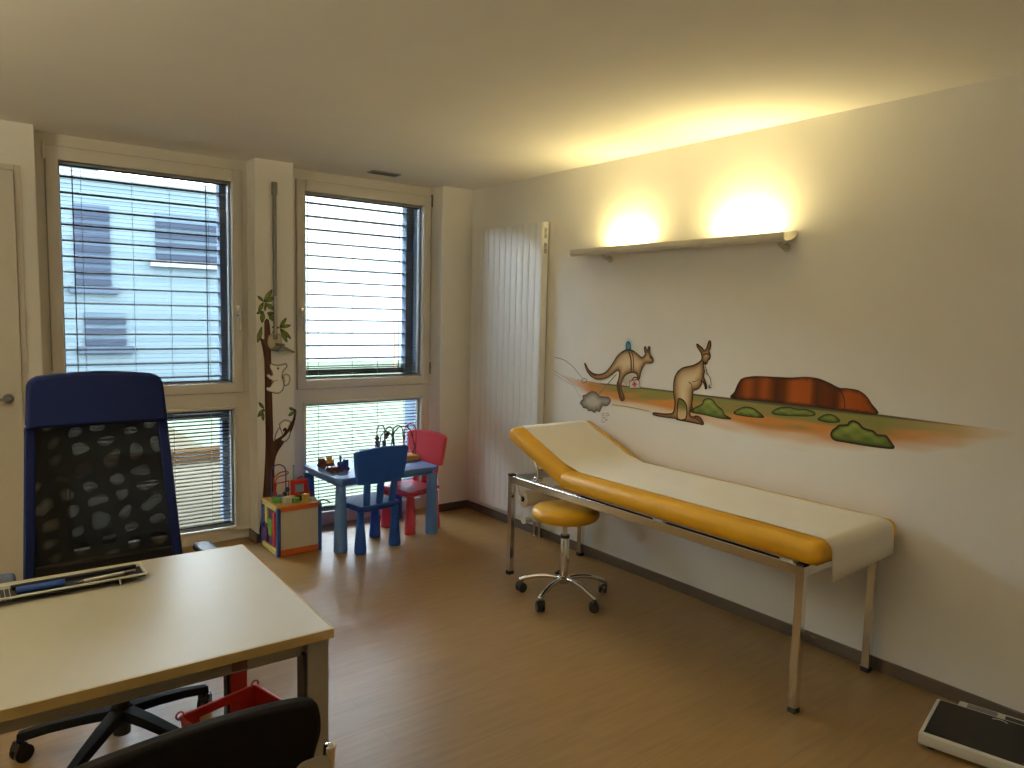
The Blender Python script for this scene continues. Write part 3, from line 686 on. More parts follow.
# ------------------------------------------------------------------ examination couch
CX0, CX1, CY0, CY1 = 2.53, 3.187, 1.385, 2.87
co = thing('examination_couch', 'yellow padded examination couch on square chrome legs along the right wall', 'examination couch', (2.86, 2.3, 0))
legs = [(2.563, 1.455), (3.142, 1.455), (2.563, 3.305), (3.142, 3.315)]
for (x, y) in legs:
    b = new(); box(b, (x, y, .02), (x+.034, y+.034, .60), .003); L = obj('leg', b, M_CHROME, co)
    b = new(); box(b, (x-.001, y-.001, 0), (x+.035, y+.035, .022), .003); obj('rubber_foot', b, M_RUBBER, L)
    b = new(); box(b, (x-.001, y-.001, .595), (x+.035, y+.035, .606), .002); obj('end_plug', b, M_RUBBER, L)
for x in (2.565, 3.137):
    b = new(); box(b, (x, 1.489, .555), (x+.03, 3.305, .598), .003); obj('side_rail', b, M_CHROME, co)
for y in (1.457, 3.309):
    b = new(); box(b, (2.597, y, .555), (3.135, y+.03, .598), .003); obj('cross_rail', b, M_CHROME, co)
b = new(); box(b, (2.61, 1.43, .5985), (3.13, 2.82, .618), .004); obj('pad_board', b, M_DARK, co)
for y in (1.50, 2.16, 2.74):
    b = new(); box(b, (2.562, y, .598), (2.590, y+.06, .612), .002); obj('spacer_block', b, M_WHITE, co)
b = new(); box(b, (CX0, CY0, .614), (CX1, CY1, .706), .040, 6); obj('mattress', b, M_YELLOW, co, smooth=60)
ang = math.radians(22.3)
b = new(); hp = (0, 2.845, .664)
box(b, (CX0+.004, 2.835, .623), (CX1-.004, 2.845+.515, .705), .036, 6, rot=Matrix.Rotation(ang, 3, 'X'), piv=(0, 2.845, .664))
obj('head_rest', b, M_YELLOW, co, smooth=60)
b = new()
for x in (2.60, 3.10): tube(b, [(x, 3.10, .60), (x, 3.12, .68), (x, 3.16, .745)], .008, n=10)
cyl(b, (2.60, 3.12, .66), (3.10, 3.12, .66), .007, n=12); box(b, (2.585, 3.09, .598), (2.625, 3.13, .625), .004)
obj('lift_bracket', b, M_CHROME, co, smooth=50)

# paper sheet over the couch
rw = thing('paper_sheet', 'long cream paper sheet spread over the yellow couch, hanging over its end', 'paper sheet', (2.88, 2.3, .71))
ca, sa = math.cos(ang), math.sin(ang)
def headtop(s): # s along head rest from the hinge
    y, z = s, .706-.664+.0025
    return (2.845+y*ca-z*sa, .664+y*sa+z*ca)
prof = [headtop(s) for s in (.492, .46, .40, .30, .20, .12, .085)]
prof += [(2.78, .711), (2.70, .7095), (2.5, .7095), (2.3, .7095), (2.1, .7095), (1.9, .7095), (1.7, .7095), (1.55, .7095), (1.46, .7095)]
prof += [(CY0+.04-.0435*math.sin(math.radians(t)), .666+.0435*math.cos(math.radians(t))) for t in (0, 22, 45, 67, 90)] + [(CY0-.0045, .64), (CY0-.006, .60), (CY0-.007, .548)]
b = new(); grid_ = []; NXp = 24; px0, px1 = 2.618, 3.118
for i, (y, z) in enumerate(prof):
    row = []
    for j in range(NXp+1):
        x = px0+(px1-px0)*j/NXp
        w = .0012*(1+mnoise.noise(Vector((x*16, y*7, 1)))) + (.0015*(1+math.sin(y*38+x*5)) if y < 1.8 else 0)
        if z < .7: row.append(b.verts.new((x, y-w*1.2-(.706-z)*.02, z+.02*(j/NXp)*(.72-z)/.15)))
        else: row.append(b.verts.new((x, y, z+w)))
    grid_.append(row)
for A, B in zip(grid_, grid_[1:]):
    for j in range(NXp): b.faces.new((A[j], A[j+1], B[j+1], B[j]))
o = obj('paper', b, M_PAPER, rw, smooth=80)
md = o.modifiers.new('thick', 'SOLIDIFY'); md.thickness = .0006; md.offset = 1

# paper roll under the head end
pr_ = thing('paper_roll', 'roll of white couch paper hanging under the couch head end', 'paper roll', (2.86, 3.26, .465))
b = new(); lathe(b, [(.012, 2.612), (.046, 2.612), (.047, 2.614), (.047, 3.098), (.046, 3.10), (.012, 3.10)], (0, 3.255, .465), 28, 'x'); obj('roll', b, M_PAPER, pr_, smooth=40)
b = new(); lathe(b, [(.004, 2.606), (.015, 2.606), (.015, 2.616), (.004, 2.616)], (0, 3.255, .465), 20, 'x'); obj('core', b, M_DARK, pr_, smooth=40)
b = new(); cyl(b, (2.598, 3.255, .465), (3.128, 3.255, .465), .005, n=10)
tube(b, [(2.606, 3.255, .465), (2.606, 3.28, .49), (2.606, 3.298, .551)], .004, n=8); tube(b, [(3.125, 3.255, .465), (3.126, 3.28, .49), (3.128, 3.298, .551)], .004, n=8)
obj('holder_rod', b, M_STEEL, pr_, smooth=50)

# ------------------------------------------------------------------ rolling stool
SX, SY = 2.603, 2.868
so = thing('rolling_stool', 'round yellow stool on a chrome five-star base with casters', 'stool', (SX, SY, 0))
b = new(); lathe(b, [(.10, .440), (.158, .442), (.175, .452), (.184, .470), (.182, .489), (.168, .503), (.13, .510), (.05, .513)], (SX, SY, 0), 40); obj('seat', b, M_YELLOW, so, smooth=60)
b = new(); lathe(b, [(.03, .436), (.135, .436), (.14, .446), (.03, .446)], (SX, SY, 0), 36); obj('seat_plate', b, M_DARK, so, smooth=40)
b = new(); cyl(b, (SX, SY, .34), (SX, SY, .44), .013, n=16); obj('gas_piston', b, M_CHROME, so, smooth=50)
b = new(); lathe(b, [(.020, .10), (.024, .12), (.024, .335), (.018, .345)], (SX, SY, 0), 24); obj('column', b, M_CHROME, so, smooth=50)
b = new(); lathe(b, [(.0165, .334), (.025, .336), (.025, .352), (.0165, .352)], (SX, SY, 0), 24); obj('column_collar', b, M_DARK, so, smooth=50)
b = new(); lathe(b, [(.030, .085), (.036, .095), (.036, .118), (.026, .126)], (SX, SY, 0), 24); obj('hub', b, M_CHROME, so, smooth=50)
def caster(root, x, y, a, r=.026, hz=.0, name='caster', part=None):
    d = Vector((math.cos(a), math.sin(a), 0)); n_ = Vector((-d.y, d.x, 0)); c = Vector((x, y, r+hz))
    bb = new()
    for s in (-1, 1):
        cyl(bb, c+n_*(s*.006), c+n_*(s*.020), r, n=20)
    prism(bb, [(-.6*r, .35*r), (-.2*r, 1.25*r), (.5*r, 1.3*r), (.9*r, .5*r), (.6*r, .2*r)], lambda u, v: tuple(c+d*u+Vector((0, 0, v))-n_*.0215), lambda u, v: tuple(c+d*u+Vector((0, 0, v))+n_*.0215))
    return obj(name, bb, M_DARK, root, smooth=40)
for k in range(5):
    a = math.radians(54+72*k); dx, dy = math.cos(a), math.sin(a)
    b = new(); pts = [(SX+dx*r, SY+dy*r, z) for r, z in ((.02, .108), (.08, .112), (.15, .104), (.21, .085), (.242, .072))]
    tube(b, smooth_open(pts, 3), .013, n=10)
    ball(b, pts[-1], .014)
    cyl(b, (SX+dx*.24, SY+dy*.24, .050), (SX+dx*.24, SY+dy*.24, .075), .007, n=10)
    L = obj('base_arm', b, M_CHROME, so, smooth=60)
    caster(so, SX+dx*.24, SY+dy*.24, a+.9)

# ------------------------------------------------------------------ floor scale
sc = thing('floor_scale', 'flat medical floor scale with a black mat near the right wall', 'scale', (2.95, .93, 0))
b = new(); W_, D_ = .40, .325   # width along v, depth along u
box(b, (0, 0, .014), (D_, W_, .060), .008, 3); body = obj('body', b, M_WHITE, sc, smooth=40)
b = new(); box(b, (.014, .014, .058), (D_-.014, W_-.014, .0625), .002); obj('mat', b, M_SCALEMAT, sc)
b = new(); box(b, (D_-.004, .07, .02), (D_+.058, W_-.08, .052), .006, 3); dsp = obj('display_housing', b, M_WHITE, sc, smooth=40)
b = new(); box(b, (D_+.012, .10, .050), (D_+.046, .20, .0535)); obj('display', b, M_GREY, dsp)
b = new(); box(b, (D_+.012, .225, .050), (D_+.040, .30, .0535)); obj('display', b, M_DARK, dsp)
b = new(); cur = [(D_-.040+.010*math.sin(t*PI/6*1.0), .215+(t-3)*.008, .0635) for t in range(7)]
tube(b, cur, .0018, n=6); obj('logo', b, M_WHITE, sc)
for x in (.04, D_-.04):
    for y in (.04, W_-.04):
        b = new(); cyl(b, (x, y, 0), (x, y, .018), .018, n=16); obj('foot', b, M_RUBBER, sc)
Ms = Matrix.Translation((2.734, 1.071, 0)) @ Matrix(((.98, .212, 0, 0), (.205, -.977, 0, 0), (0, 0, 1, 0), (0, 0, 0, 1)))
def apply_matrix(root, Mx):
    """bake a placement into the meshes of a thing (parts were drawn in local numbers)"""
    def rec(o):
        for c in o.children:
            if c.type == 'MESH':
                c.data.transform(Mx)
                if Mx.to_3x3().determinant() < 0: c.data.flip_normals()
            rec(c)
    rec(root)
apply_matrix(sc, Ms)

# ------------------------------------------------------------------ children's furniture
def kleg(b, x, y, z, r0=.026, r1=.041, lean=(0, 0)):
    lathe_pts = [(r1*.92, 0), (r1, .008), (r1*.98, .03), (r0*1.15, z*.72), (r0, z)]
    vs0 = len(b.verts)
    lathe(b, lathe_pts, (x, y, 0), 20)
def kids_table():
    t = thing('kids_table', 'low blue plastic children\'s table under the right window', 'table', (2.275, 4.50, 0))
    b = new(); pts = rounded(.77, .55, .05, 6)
    prism(b, pts, lambda x, y: (x, y, .452), lambda x, y: (x, y, .48)); obj('tabletop', b, M_KBLUE, t, smooth=40, bevel=.006)
    b = new(); pts = rounded(.72, .50, .04, 5)
    prism(b, pts, lambda x, y: (x, y, .425), lambda x, y: (x, y, .455)); obj('apron', b, M_KBLUE, t, smooth=40)
    for sx in (-1, 1):
        for sy in (-1, 1):
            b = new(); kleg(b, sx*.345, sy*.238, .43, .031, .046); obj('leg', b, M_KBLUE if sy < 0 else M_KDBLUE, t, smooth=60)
    apply_matrix(t, Matrix.Translation((2.255, 4.492, 0)) @ Matrix.Rotation(math.radians(2.0), 4, 'Z'))
    return t
kids_table()
def kids_chair(m, m2, label, M4):
    """local: seat centre at origin, sitter looks along +y, backrest at -y"""
    t = thing('kids_chair', label, 'chair', M4.to_translation(), 'children\'s chairs at the blue table')
    b = new(); pts = [(-.15, -.145), (.15, -.145), (.165, .13), (.15, .15), (-.15, .15), (-.165, .13)]
    prism(b, pts, lambda x, y: (x, y, .282), lambda x, y: (x, y, .306)); obj('seat', b, m, t, smooth=40, bevel=.007)
    b = new(); pts = [(-.13, -.125), (.13, -.125), (.14, .13), (-.14, .13)]
    prism(b, pts, lambda x, y: (x, y, .262), lambda x, y: (x, y, .284)); obj('seat_skirt', b, m, t)
    for sx in (-1, 1):
        for sy in (-1, 1):
            b = new(); kleg(b, sx*.132, sy*.115, .27, .022, .040); obj('leg', b, m if sy < 0 else m2, t, smooth=60)
    for x in (-.095, 0, .095):
        b = new(); w = .021
        prism(b, [(-w, -.012), (w, -.012), (w, .012), (-w, .012)], lambda u, v: (x+u, -.128+v, .29), lambda u, v: (x*1.12+u, -.150+v, .47)); obj('back_slat', b, m, t, bevel=.004)
    b = new()
    prof_ = smooth_closed([(-.193, .664), (-.12, .677), (0, .683), (.12, .677), (.193, .664), (.198, .62), (.178, .480), (.155, .452), (0, .446), (-.155, .452), (-.178, .480), (-.198, .62)], 4)
    cv = lambda x, z, d: (x, -.150-(z-.45)*.10+d+.05*(x*x)/.04*.35, z)
    A = [b.verts.new(cv(x, z, -.016)) for x, z in prof_]; B = [b.verts.new(cv(x, z, .016)) for x, z in prof_]; n = len(prof_)
    b.faces.new(A[::-1]); b.faces.new(B)
    for i in range(n): b.faces.new((A[i], A[(i+1) % n], B[(i+1) % n], B[i]))
    obj('backrest', b, m, t, smooth=40, bevel=.010)
    apply_matrix(t, M4)
    return t
kids_chair(M_KDBLUE, M_KDBLUE, 'dark blue plastic child\'s chair with its back to the room', Matrix.Translation((2.128, 4.280, 0)) @ Matrix.Rotation(math.radians(7), 4, 'Z'))
kids_chair(M_KRED, M_KRED, 'pink-red plastic child\'s chair at the right end of the blue table', Matrix.Translation((2.560, 4.480, 0)) @ Matrix.Rotation(math.radians(101), 4, 'Z'))

# bead maze on the table
bz = thing('bead_maze', 'bead maze of looping dark wires on a wooden base on blue table', 'toy', (2.46, 4.60, .48))
b = new(); box(b, (2.25, 4.555, .481), (2.60, 4.68, .512), .006); obj('base', b, M_WOOD, bz, smooth=40)
def arc(p, q, h, n=14, skew=0):
    p = Vector(p); q = Vector(q); c = (p+q)/2; r = (q-p).length/2; d = (q-p).normalized(); zt = h-r
    out = [tuple(p), tuple(p+Vector((0, 0, zt*.5))+d*skew)]
    for i in range(n+1):
        t = PI*i/n; v_ = c-d*r*math.cos(t); out.append((v_.x, v_.y, p.z+zt+r*math.sin(t)))
    out += [tuple(q+Vector((0, 0, zt*.5))+d*skew), tuple(q)]
    return out
b = new(); tube(b, arc((2.275, 4.60, .505), (2.345, 4.62, .505), .205), .0042, n=6); obj('wire', b, M_PURPLE, bz, smooth=60)
b = new(); tube(b, arc((2.335, 4.60, .505), (2.425, 4.64, .505), .19, skew=.012), .0042, n=6); obj('wire', b, M_DARK, bz, smooth=60)
b = new(); tube(b, arc((2.33, 4.65, .505), (2.395, 4.60, .505), .16, skew=-.01), .0042, n=6); obj('wire', b, M_BLUE, bz, smooth=60)
b = new(); tube(b, arc((2.395, 4.60, .505), (2.49, 4.62, .505), .195, skew=.01), .0042, n=6); obj('wire', b, M_DARK, bz, smooth=60)
b = new(); tube(b, arc((2.42, 4.64, .505), (2.57, 4.62, .505), .185, skew=.02), .0042, n=6); obj('wire', b, M_DARK, bz, smooth=60)
b = new(); tube(b, arc((2.49, 4.60, .505), (2.585, 4.60, .505), .20), .0042, n=6); obj('wire', b, M_RED, bz, smooth=60)
lp = [(2.525+.042*math.cos(t), 4.60, .585+.055*math.sin(t)) for t in [2*PI*i/20 for i in range(20)]]
b = new(); tube(b, lp, .0030, n=6, closed=True); obj('wire', b, M_RED, bz, smooth=60)
for (x, y, z, r, m) in ((2.277, 4.60, .585, .014, M_PURPLE), (2.277, 4.60, .61, .014, M_PURPLE), (2.277, 4.60, .635, .014, M_PURPLE), (2.277, 4.60, .525, .012, M_WOOD), (2.337, 4.603, .53, .013, M_WOOD), (2.338, 4.604, .556, .012, M_DARK), (2.334, 4.606, .58, .013, M_DARK), (2.334, 4.607, .605, .013, M_BLUE), (2.352, 4.612, .635, .013, M_PURPLE), (2.366, 4.616, .650, .013, M_DARK), (2.425, 4.63, .525, .012, M_DARK), (2.444, 4.62, .535, .014, M_DARK), (2.458, 4.62, .545, .014, M_BLUE)):
    b = new(); ball(b, (x, y, z), r*1.15, (1, 1, .95)); obj('bead', b, m, bz, smooth=60)

apply_matrix(bz, Matrix.Translation((.040, -.075, .48)) @ Matrix.Diagonal((1, 1, 1.16, 1)) @ Matrix.Translation((0, 0, -.48)))
# wooden toys on the table
def wheel(b, c, r, w=.010): cyl(b, (c[0], c[1]-w/2, c[2]), (c[0], c[1]+w/2, c[2]), r, n=16)
t1 = thing('toy_truck', 'brown wooden toy truck at the left corner of the blue table', 'toy', (1.985, 4.56, .48))
b = new(); box(b, (1.955, 4.535, .497), (2.055, 4.585, .513), .003); box(b, (1.955, 4.538, .510), (1.990, 4.582, .553), .006); obj('cab', b, M_BROWN, t1, smooth=40)
b = new(); box(b, (2.000, 4.537, .513), (2.055, 4.583, .535), .004); cyl(b, (2.012, 4.56, .545), (2.045, 4.56, .545), .013, n=14); obj('load', b, M_WOOD, t1, smooth=40)
for x in (1.975, 2.035):
    for y in (4.53, 4.59): b = new(); wheel(b, (x, y, .498), .017); obj('wheel', b, M_BROWN, t1, smooth=40)
t2 = thing('toy_wagon', 'low dark red toy wagon between truck and blue engine on the table', 'toy', (2.02, 4.42, .48))
b = new(); box(b, (1.985, 4.385, .495), (2.055, 4.435, .52), .008); obj('body', b, M_RED if False else mat('maroon_lacquer', (.10, .012, .015, 1), .4, noise=.05), t2, smooth=40)
for x in (2.00, 2.04):
    for y in (4.381, 4.439): b = new(); wheel(b, (x, y, .495), .014); obj('wheel', b, M_BROWN, t2, smooth=40)
t3 = thing('toy_engine', 'small blue toy train engine with a tall funnel on the blue table', 'toy', (2.09, 4.44, .48))
b = new(); box(b, (2.072, 4.405, .497), (2.140, 4.445, .506), .003); cyl(b, (2.075, 4.425, .524), (2.115, 4.425, .524), .019, n=18); obj('boiler', b, M_BLUE, t3, smooth=40)
b = new(); box(b, (2.112, 4.406, .505), (2.140, 4.444, .556), .004); obj('cab', b, M_BLUE, t3, smooth=40)
b = new(); cyl(b, (2.088, 4.425, .538), (2.088, 4.425, .582), .006, .009, n=12); obj('funnel', b, M_BLUE, t3, smooth=40)
for x in (2.084, 2.126):
    for y in (4.400, 4.450): b = new(); wheel(b, (x, y, .496), .0155); obj('wheel', b, M_PURPLE, t3, smooth=40)

for t_, dx_ in ((t1, -.045), (t2, -.075), (t3, -.085)): apply_matrix(t_, Matrix.Translation((dx_, .01, 0)))
# ------------------------------------------------------------------ activity cube
ac = thing('activity_cube', 'wooden activity cube with coloured rails and gears below the koala tree', 'toy', (1.69, 4.53, 0))
AX0, AX1, AY0, AY1, AZ = 1.545, 1.836, 4.345, 4.641, .30
for x in (AX0, AX1-.024):
    for y in (AY0, AY1-.024):
        b = new(); box(b, (x, y, 0), (x+.024, y+.024, AZ-.012), .003); obj('corner_post', b, M_BLUE, ac)
b = new(); box(b, (AX0+.024, AY0+.006, .035), (AX1-.024, AY0+.014, AZ-.02)); obj('front_panel', b, M_CREAM, ac)
b = new(); box(b, (AX1-.014, AY0+.024, .035), (AX1-.006, AY1-.024, AZ-.02)); obj('side_panel', b, M_CREAM, ac)
b = new(); box(b, (AX0+.024, AY1-.014, .035), (AX1-.024, AY1-.006, AZ-.02)); obj('back_panel', b, M_CREAM, ac)
b = new(); box(b, (AX0+.012, AY0+.024, .035), (AX0+.018, AY1-.024, AZ-.02)); obj('play_panel', b, M_PURPLE, ac)
for zz, dz, m in ((0.004, .034, M_ORANGE), (AZ-.035, .030, M_ORANGE)):
    for y in (AY0, AY1-.02):
        b = new(); box(b, (AX0+.024, y, zz), (AX1-.024, y+.02, zz+dz), .003); obj('rail', b, m, ac)
for zz, dz, m in ((0.004, .034, M_YEL2), (AZ-.035, .030, M_YEL2)):
    for x in (AX0, AX1-.02):
        b = new(); box(b, (x, AY0+.024, zz), (x+.02, AY1-.024, zz+dz), .003); obj('rail', b, m, ac)
for (ya, yb, za, zb, m) in ((4.40, 4.44, .05, .25, M_RED), (4.45, 4.52, .10, .20, M_GREEN), (4.53, 4.58, .16, .26, M_YEL2), (4.54, 4.64, .045, .13, M_PURPLE), (4.59, 4.64, .15, .25, M_BLUE)):
    b = new(); box(b, (AX0+.002, ya, za), (AX0+.013, yb, zb), .004); obj('slider_tile', b, m, ac)
b = new(); box(b, (AX0+.004, AY0+.004, AZ-.014), (AX1-.004, AY1-.004, AZ-.004), .002); obj('top_board', b, M_WOOD, ac)
for (x, y) in ((AX0, AY0), (AX1, AY0), (AX0, AY1), (AX1, AY1)):
    b = new(); ball(b, (x+(.012 if x < 1.7 else -.012), y+(.012 if y < 4.5 else -.012), AZ-.010), .012); obj('corner_knob', b, M_WOOD, ac, smooth=60)
b = new(); tube(b, arc((1.60, 4.60, AZ), (1.685, 4.57, AZ), .20), .0036, n=6); obj('wire', b, M_BLUE, ac, smooth=60)
b = new(); tube(b, smooth_open([(1.62, 4.57, AZ), (1.618, 4.57, .40), (1.64, 4.58, .425), (1.70, 4.60, .43), (1.71, 4.60, .445), (1.66, 4.59, .45), (1.612, 4.58, .425), (1.607, 4.57, .40), (1.607, 4.57, AZ)]), .0036, n=6); obj('wire', b, M_RED, ac, smooth=60)
b = new(); tube(b, smooth_open([(1.61, 4.55, AZ), (1.615, 4.55, .385), (1.65, 4.56, .392), (1.70, 4.57, .395), (1.705, 4.57, .38), (1.70, 4.57, AZ)]), .0036, n=6); obj('wire', b, M_RED, ac, smooth=60)
b = new(); tube(b, smooth_open([(1.765, 4.60, AZ), (1.765, 4.60, .37), (1.78, 4.60, .40), (1.81, 4.60, .405)]), .0036, n=6); obj('wire', b, M_BLUE, ac, smooth=60)
b = new(); cyl(b, (1.755, 4.62, AZ-.01), (1.755, 4.62, .475), .0055, n=10); ball(b, (1.755, 4.62, .475), .008); obj('peg', b, M_LBLUE, ac, smooth=60)
# red frame with a pale window
b = new()
for lo, hi in (((1.712, .298), (1.738, .402)), ((1.798, .298), (1.826, .402)), ((1.738, .372), (1.798, .402)), ((1.738, .296), (1.798, .322))):
    box(b, (lo[0], 4.545, lo[1]), (hi[0], 4.565, hi[1]), .003)
fr = obj('frame', b, M_RED, ac)
b = new(); box(b, (1.738, 4.552, .322), (1.798, 4.557, .372)); obj('pale_window', b, M_LBLUE, fr)
b = new(); prism(b, [(0, 0), (.05, 0), (0, .075)], lambda u, v: (1.800+u*.6, 4.49, AZ-.004+v), lambda u, v: (1.800+u*.6, 4.53, AZ-.004+v)); obj('ramp', b, M_RED, ac)
for (x, y, z, r, m) in ((1.69, 4.56, .345, .016, M_BLUE), (1.67, 4.55, .322, .015, M_DARK), (1.615, 4.57, .325, .012, M_RED), (1.605, 4.60, .318, .013, M_BLUE)):
    b = new(); ball(b, (x, y, z), r); obj('bead', b, m, ac, smooth=60)
def gear(b, c, r, nt, h=.016):
    pts = []
    for k in range(nt*4):
        a = 2*PI*k/(nt*4); rr = r if k % 4 < 2 else r*.82; pts.append((c[0]+rr*math.cos(a), c[1]+rr*math.sin(a)))
    prism(b, pts, lambda x, y: (x, y, c[2]), lambda x, y: (x, y, c[2]+h))
for (x, y, r, m, h) in ((1.595, 4.50, .032, M_GREEN, .02), (1.64, 4.45, .030, M_CREAM, .026), (1.625, 4.535, .026, M_BLUE, .022), (1.690, 4.44, .026, M_GREEN, .02), (1.735, 4.475, .024, M_DARK, .022), (1.750, 4.42, .022, M_YEL2, .034), (1.795, 4.43, .022, M_CREAM, .012), (1.685, 4.505, .024, M_YEL2, .018)):
    b = new(); gear(b, (x, y-.02, AZ-.004), r*1.1, 9, h*1.35); obj('gear', b, m, ac)
b = new(); tube(b, smooth_open([(1.835, 4.40, AZ-.008), (1.865, 4.385, AZ-.004), (1.893, 4.37, AZ-.016), (1.90, 4.365, AZ-.028)]), .0045, n=8); obj('hanging_stick', b, M_GREY, ac, smooth=60)

apply_matrix(ac, Matrix.Diagonal((1, 1, 1.07, 1)))
# ------------------------------------------------------------------ desk
DX0, DX1, DY0, DY1, DZ = -.86, .744, 1.686, 2.486, .73
dk = thing('office_desk', 'beige laminate office desk with metal legs in the left foreground', 'desk', (0, 2.08, 0))
b = new(); box(b, (DX0+.001, DY0+.001, DZ-.024), (DX1-.001, DY1-.001, DZ), .002); obj('desktop', b, M_DESK, dk)
b = new(); e = .0022
box(b, (DX0, DY0-e, DZ-.0245), (DX1+e, DY0+.0008, DZ-.0006)); box(b, (DX1-.0008, DY0, DZ-.0245), (DX1+e, DY1, DZ-.0006)); box(b, (DX0, DY1-.0008, DZ-.0245), (DX1+e, DY1+e, DZ-.0006)); box(b, (DX0-e, DY0-e, DZ-.0245), (DX0+.0008, DY1+e, DZ-.0006))
obj('edge_band', b, M_DESKEDGE, dk)
b = new(); box(b, (DX0+.06, DY0+.035, DZ-.070), (DX1-.06, DY0+.065, DZ-.025), .003); obj('front_beam', b, M_GREYMETAL, dk)
b = new(); box(b, (DX0+.06, DY1-.065, DZ-.070), (DX1-.06, DY1-.035, DZ-.025), .003); obj('rear_beam', b, M_GREYMETAL, dk)
for x in (DX0+.01, DX1-.062):
    b = new(); box(b, (x, DY0+.066, DZ-.070), (x+.05, DY1-.066, DZ-.025), .003); obj('side_beam', b, M_GREYMETAL, dk)
for x in (.02, .52):
    b = new(); box(b, (x-.018, DY0+.030, DZ-.062), (x+.018, DY0+.034, DZ-.026)); obj('beam_clip', b, M_BROWN, dk)
for (x, y, m) in ((DX1-.068, DY0+.012, M_GREYMETAL), (DX1-.068, DY1-.068, M_REDMETAL), (DX0+.008, DY0+.012, M_GREYMETAL), (DX0+.008, DY1-.068, M_GREYMETAL)):
    b = new(); box(b, (x+.006, y, .0), (x+.062, y+.056, DZ-.025), .004); L = obj('leg', b, m, dk)
    if m is M_REDMETAL: L['label'] = 'red leg at the far right corner'
    b = new(); box(b, (x-.004, y+.006, .06), (x+.005, y+.050, DZ-.06)); obj('dark_side_strip', b, M_DARK, L)  # dark strip along the leg's left side

apply_matrix(dk, Matrix.Translation((.742, DY0, 0)) @ Matrix.Rotation(math.radians(-1.4), 4, 'Z') @ Matrix.Translation((-.744, -DY0, 0)))
# wire tray with pens on the desk
ty = thing('wire_tray', 'shallow white wire tray with dark liner on the desk\'s far edge', 'tray', (.13, 2.36, DZ))
TX0, TX1, TY0, TY1, TZ = -.22, .428, 2.300, 2.402, .752
b = new()
for p, q in (((TX0, TY0), (TX1, TY0)), ((TX1, TY0), (TX1, TY1)), ((TX1, TY1), (TX0, TY1)), ((TX0, TY1), (TX0, TY0))):
    cyl(b, (p[0], p[1], TZ), (q[0], q[1], TZ), .0032, n=8)
obj('rim', b, M_WHITE, ty, smooth=60)
b = new(); box(b, (TX0+.003, TY0+.003, TZ-.009), (TX1-.003, TY1-.003, TZ-.007)); obj('liner', b, M_DARK, ty)
b = new()
for k in range(28):
    x = TX0+.006+k*.0115
    if x > .10: break
    tube(b, [(x, TY0, TZ), (x, TY0+.003, TZ-.0055), (x, TY1-.003, TZ-.0055), (x, TY1, TZ)], .0009, n=5)
obj('wires', b, M_WHITE, ty)
for x, y, dx, dy in ((.356, TY0, .002, -.005), (-.15, TY0, -.002, -.005), (.356, TY1, .002, .005), (-.15, TY1, -.002, .005)):
    b = new(); tube(b, [(x, y, TZ), (x+dx, y+dy, DZ+.0025)], .0024, n=8); obj('foot', b, M_WHITE, ty)
b = new(); box(b, (.10, TY1-.022, TZ-.008), (.415, TY1-.006, TZ+.004), .003); obj('divider', b, M_DARK, ty)
pen = thing('marker_pen', 'thick blue marker lying in the wire tray', 'pen', (.16, 2.33, DZ+.01))
b = new(); cyl(b, (.11, 2.338, TZ+.0035), (.185, 2.336, TZ+.0035), .010, n=14); obj('barrel', b, M_BLUE, pen, smooth=50)
b = new(); cyl(b, (.185, 2.336, TZ+.0035), (.225, 2.335, TZ+.0035), .0107, n=14); obj('cap', b, M_BLUE, pen, smooth=50)
pen = thing('ballpoint_pen', 'slim white pen lying in the wire tray', 'pen', (.33, 2.33, DZ+.01))
b = new(); cyl(b, (.27, 2.334, TZ-.0015), (.375, 2.345, TZ-.0015), .005, n=12); obj('barrel', b, M_WHITE, pen, smooth=50)
b = new(); cyl(b, (.375, 2.345, TZ-.0015), (.405, 2.348, TZ-.0015), .0053, n=12); obj('cap', b, M_GREY, pen, smooth=50)
b = new(); cyl(b, (.27, 2.334, TZ-.0015), (.255, 2.3325, TZ-.0015), .005, .0012, n=12); obj('tip', b, M_GREY, pen, smooth=50)

# ------------------------------------------------------------------ office chair
OX, OY = .415, 2.72
oc = thing('office_chair', 'high-backed navy office chair with black netting behind the beige desk', 'office chair', (OX, OY, 0))
def back_pt(u, z, d=0):      # d > 0 to the window side
    return (OX+.005+u, 2.965+(z-.5)*.17+d - .10*u*u*2, z)
def hw(z): return .262-(z-.5)*.050 if z < 1.12 else .231-(z-1.12)*.06
def slab(b, outline, d0, d1):
    A = [b.verts.new(back_pt(u, z, d0)) for u, z in outline]; B = [b.verts.new(back_pt(u, z, d1)) for u, z in outline]; n = len(outline)
    b.faces.new(A[::-1]); b.faces.new(B)
    for i in range(n): b.faces.new((A[i], A[(i+1) % n], B[(i+1) % n], B[i]))
ZTOP = 1.280
b = new(); r = .045; ol = []
w0, w1 = hw(1.10)-.002, hw(ZTOP)
for k in range(9): ol.append((-w0+2*w0*k/8, 1.098))
for i in range(7): a = math.radians(0+90*i/6); ol.append((w1-r+r*math.cos(a), ZTOP-r+r*math.sin(a)))
for k in range(1, 6): ol.append((w1-r-(2*(w1-r))*k/6, ZTOP+.012*math.sin(PI*k/6)))
for i in range(7): a = math.radians(90+90*i/6); ol.append((-w1+r+r*math.cos(a), ZTOP-r+r*math.sin(a)))
slab(b, ol, -.045, .02); obj('head_rest', b, M_NAVY, oc, smooth=40, bevel=.012)
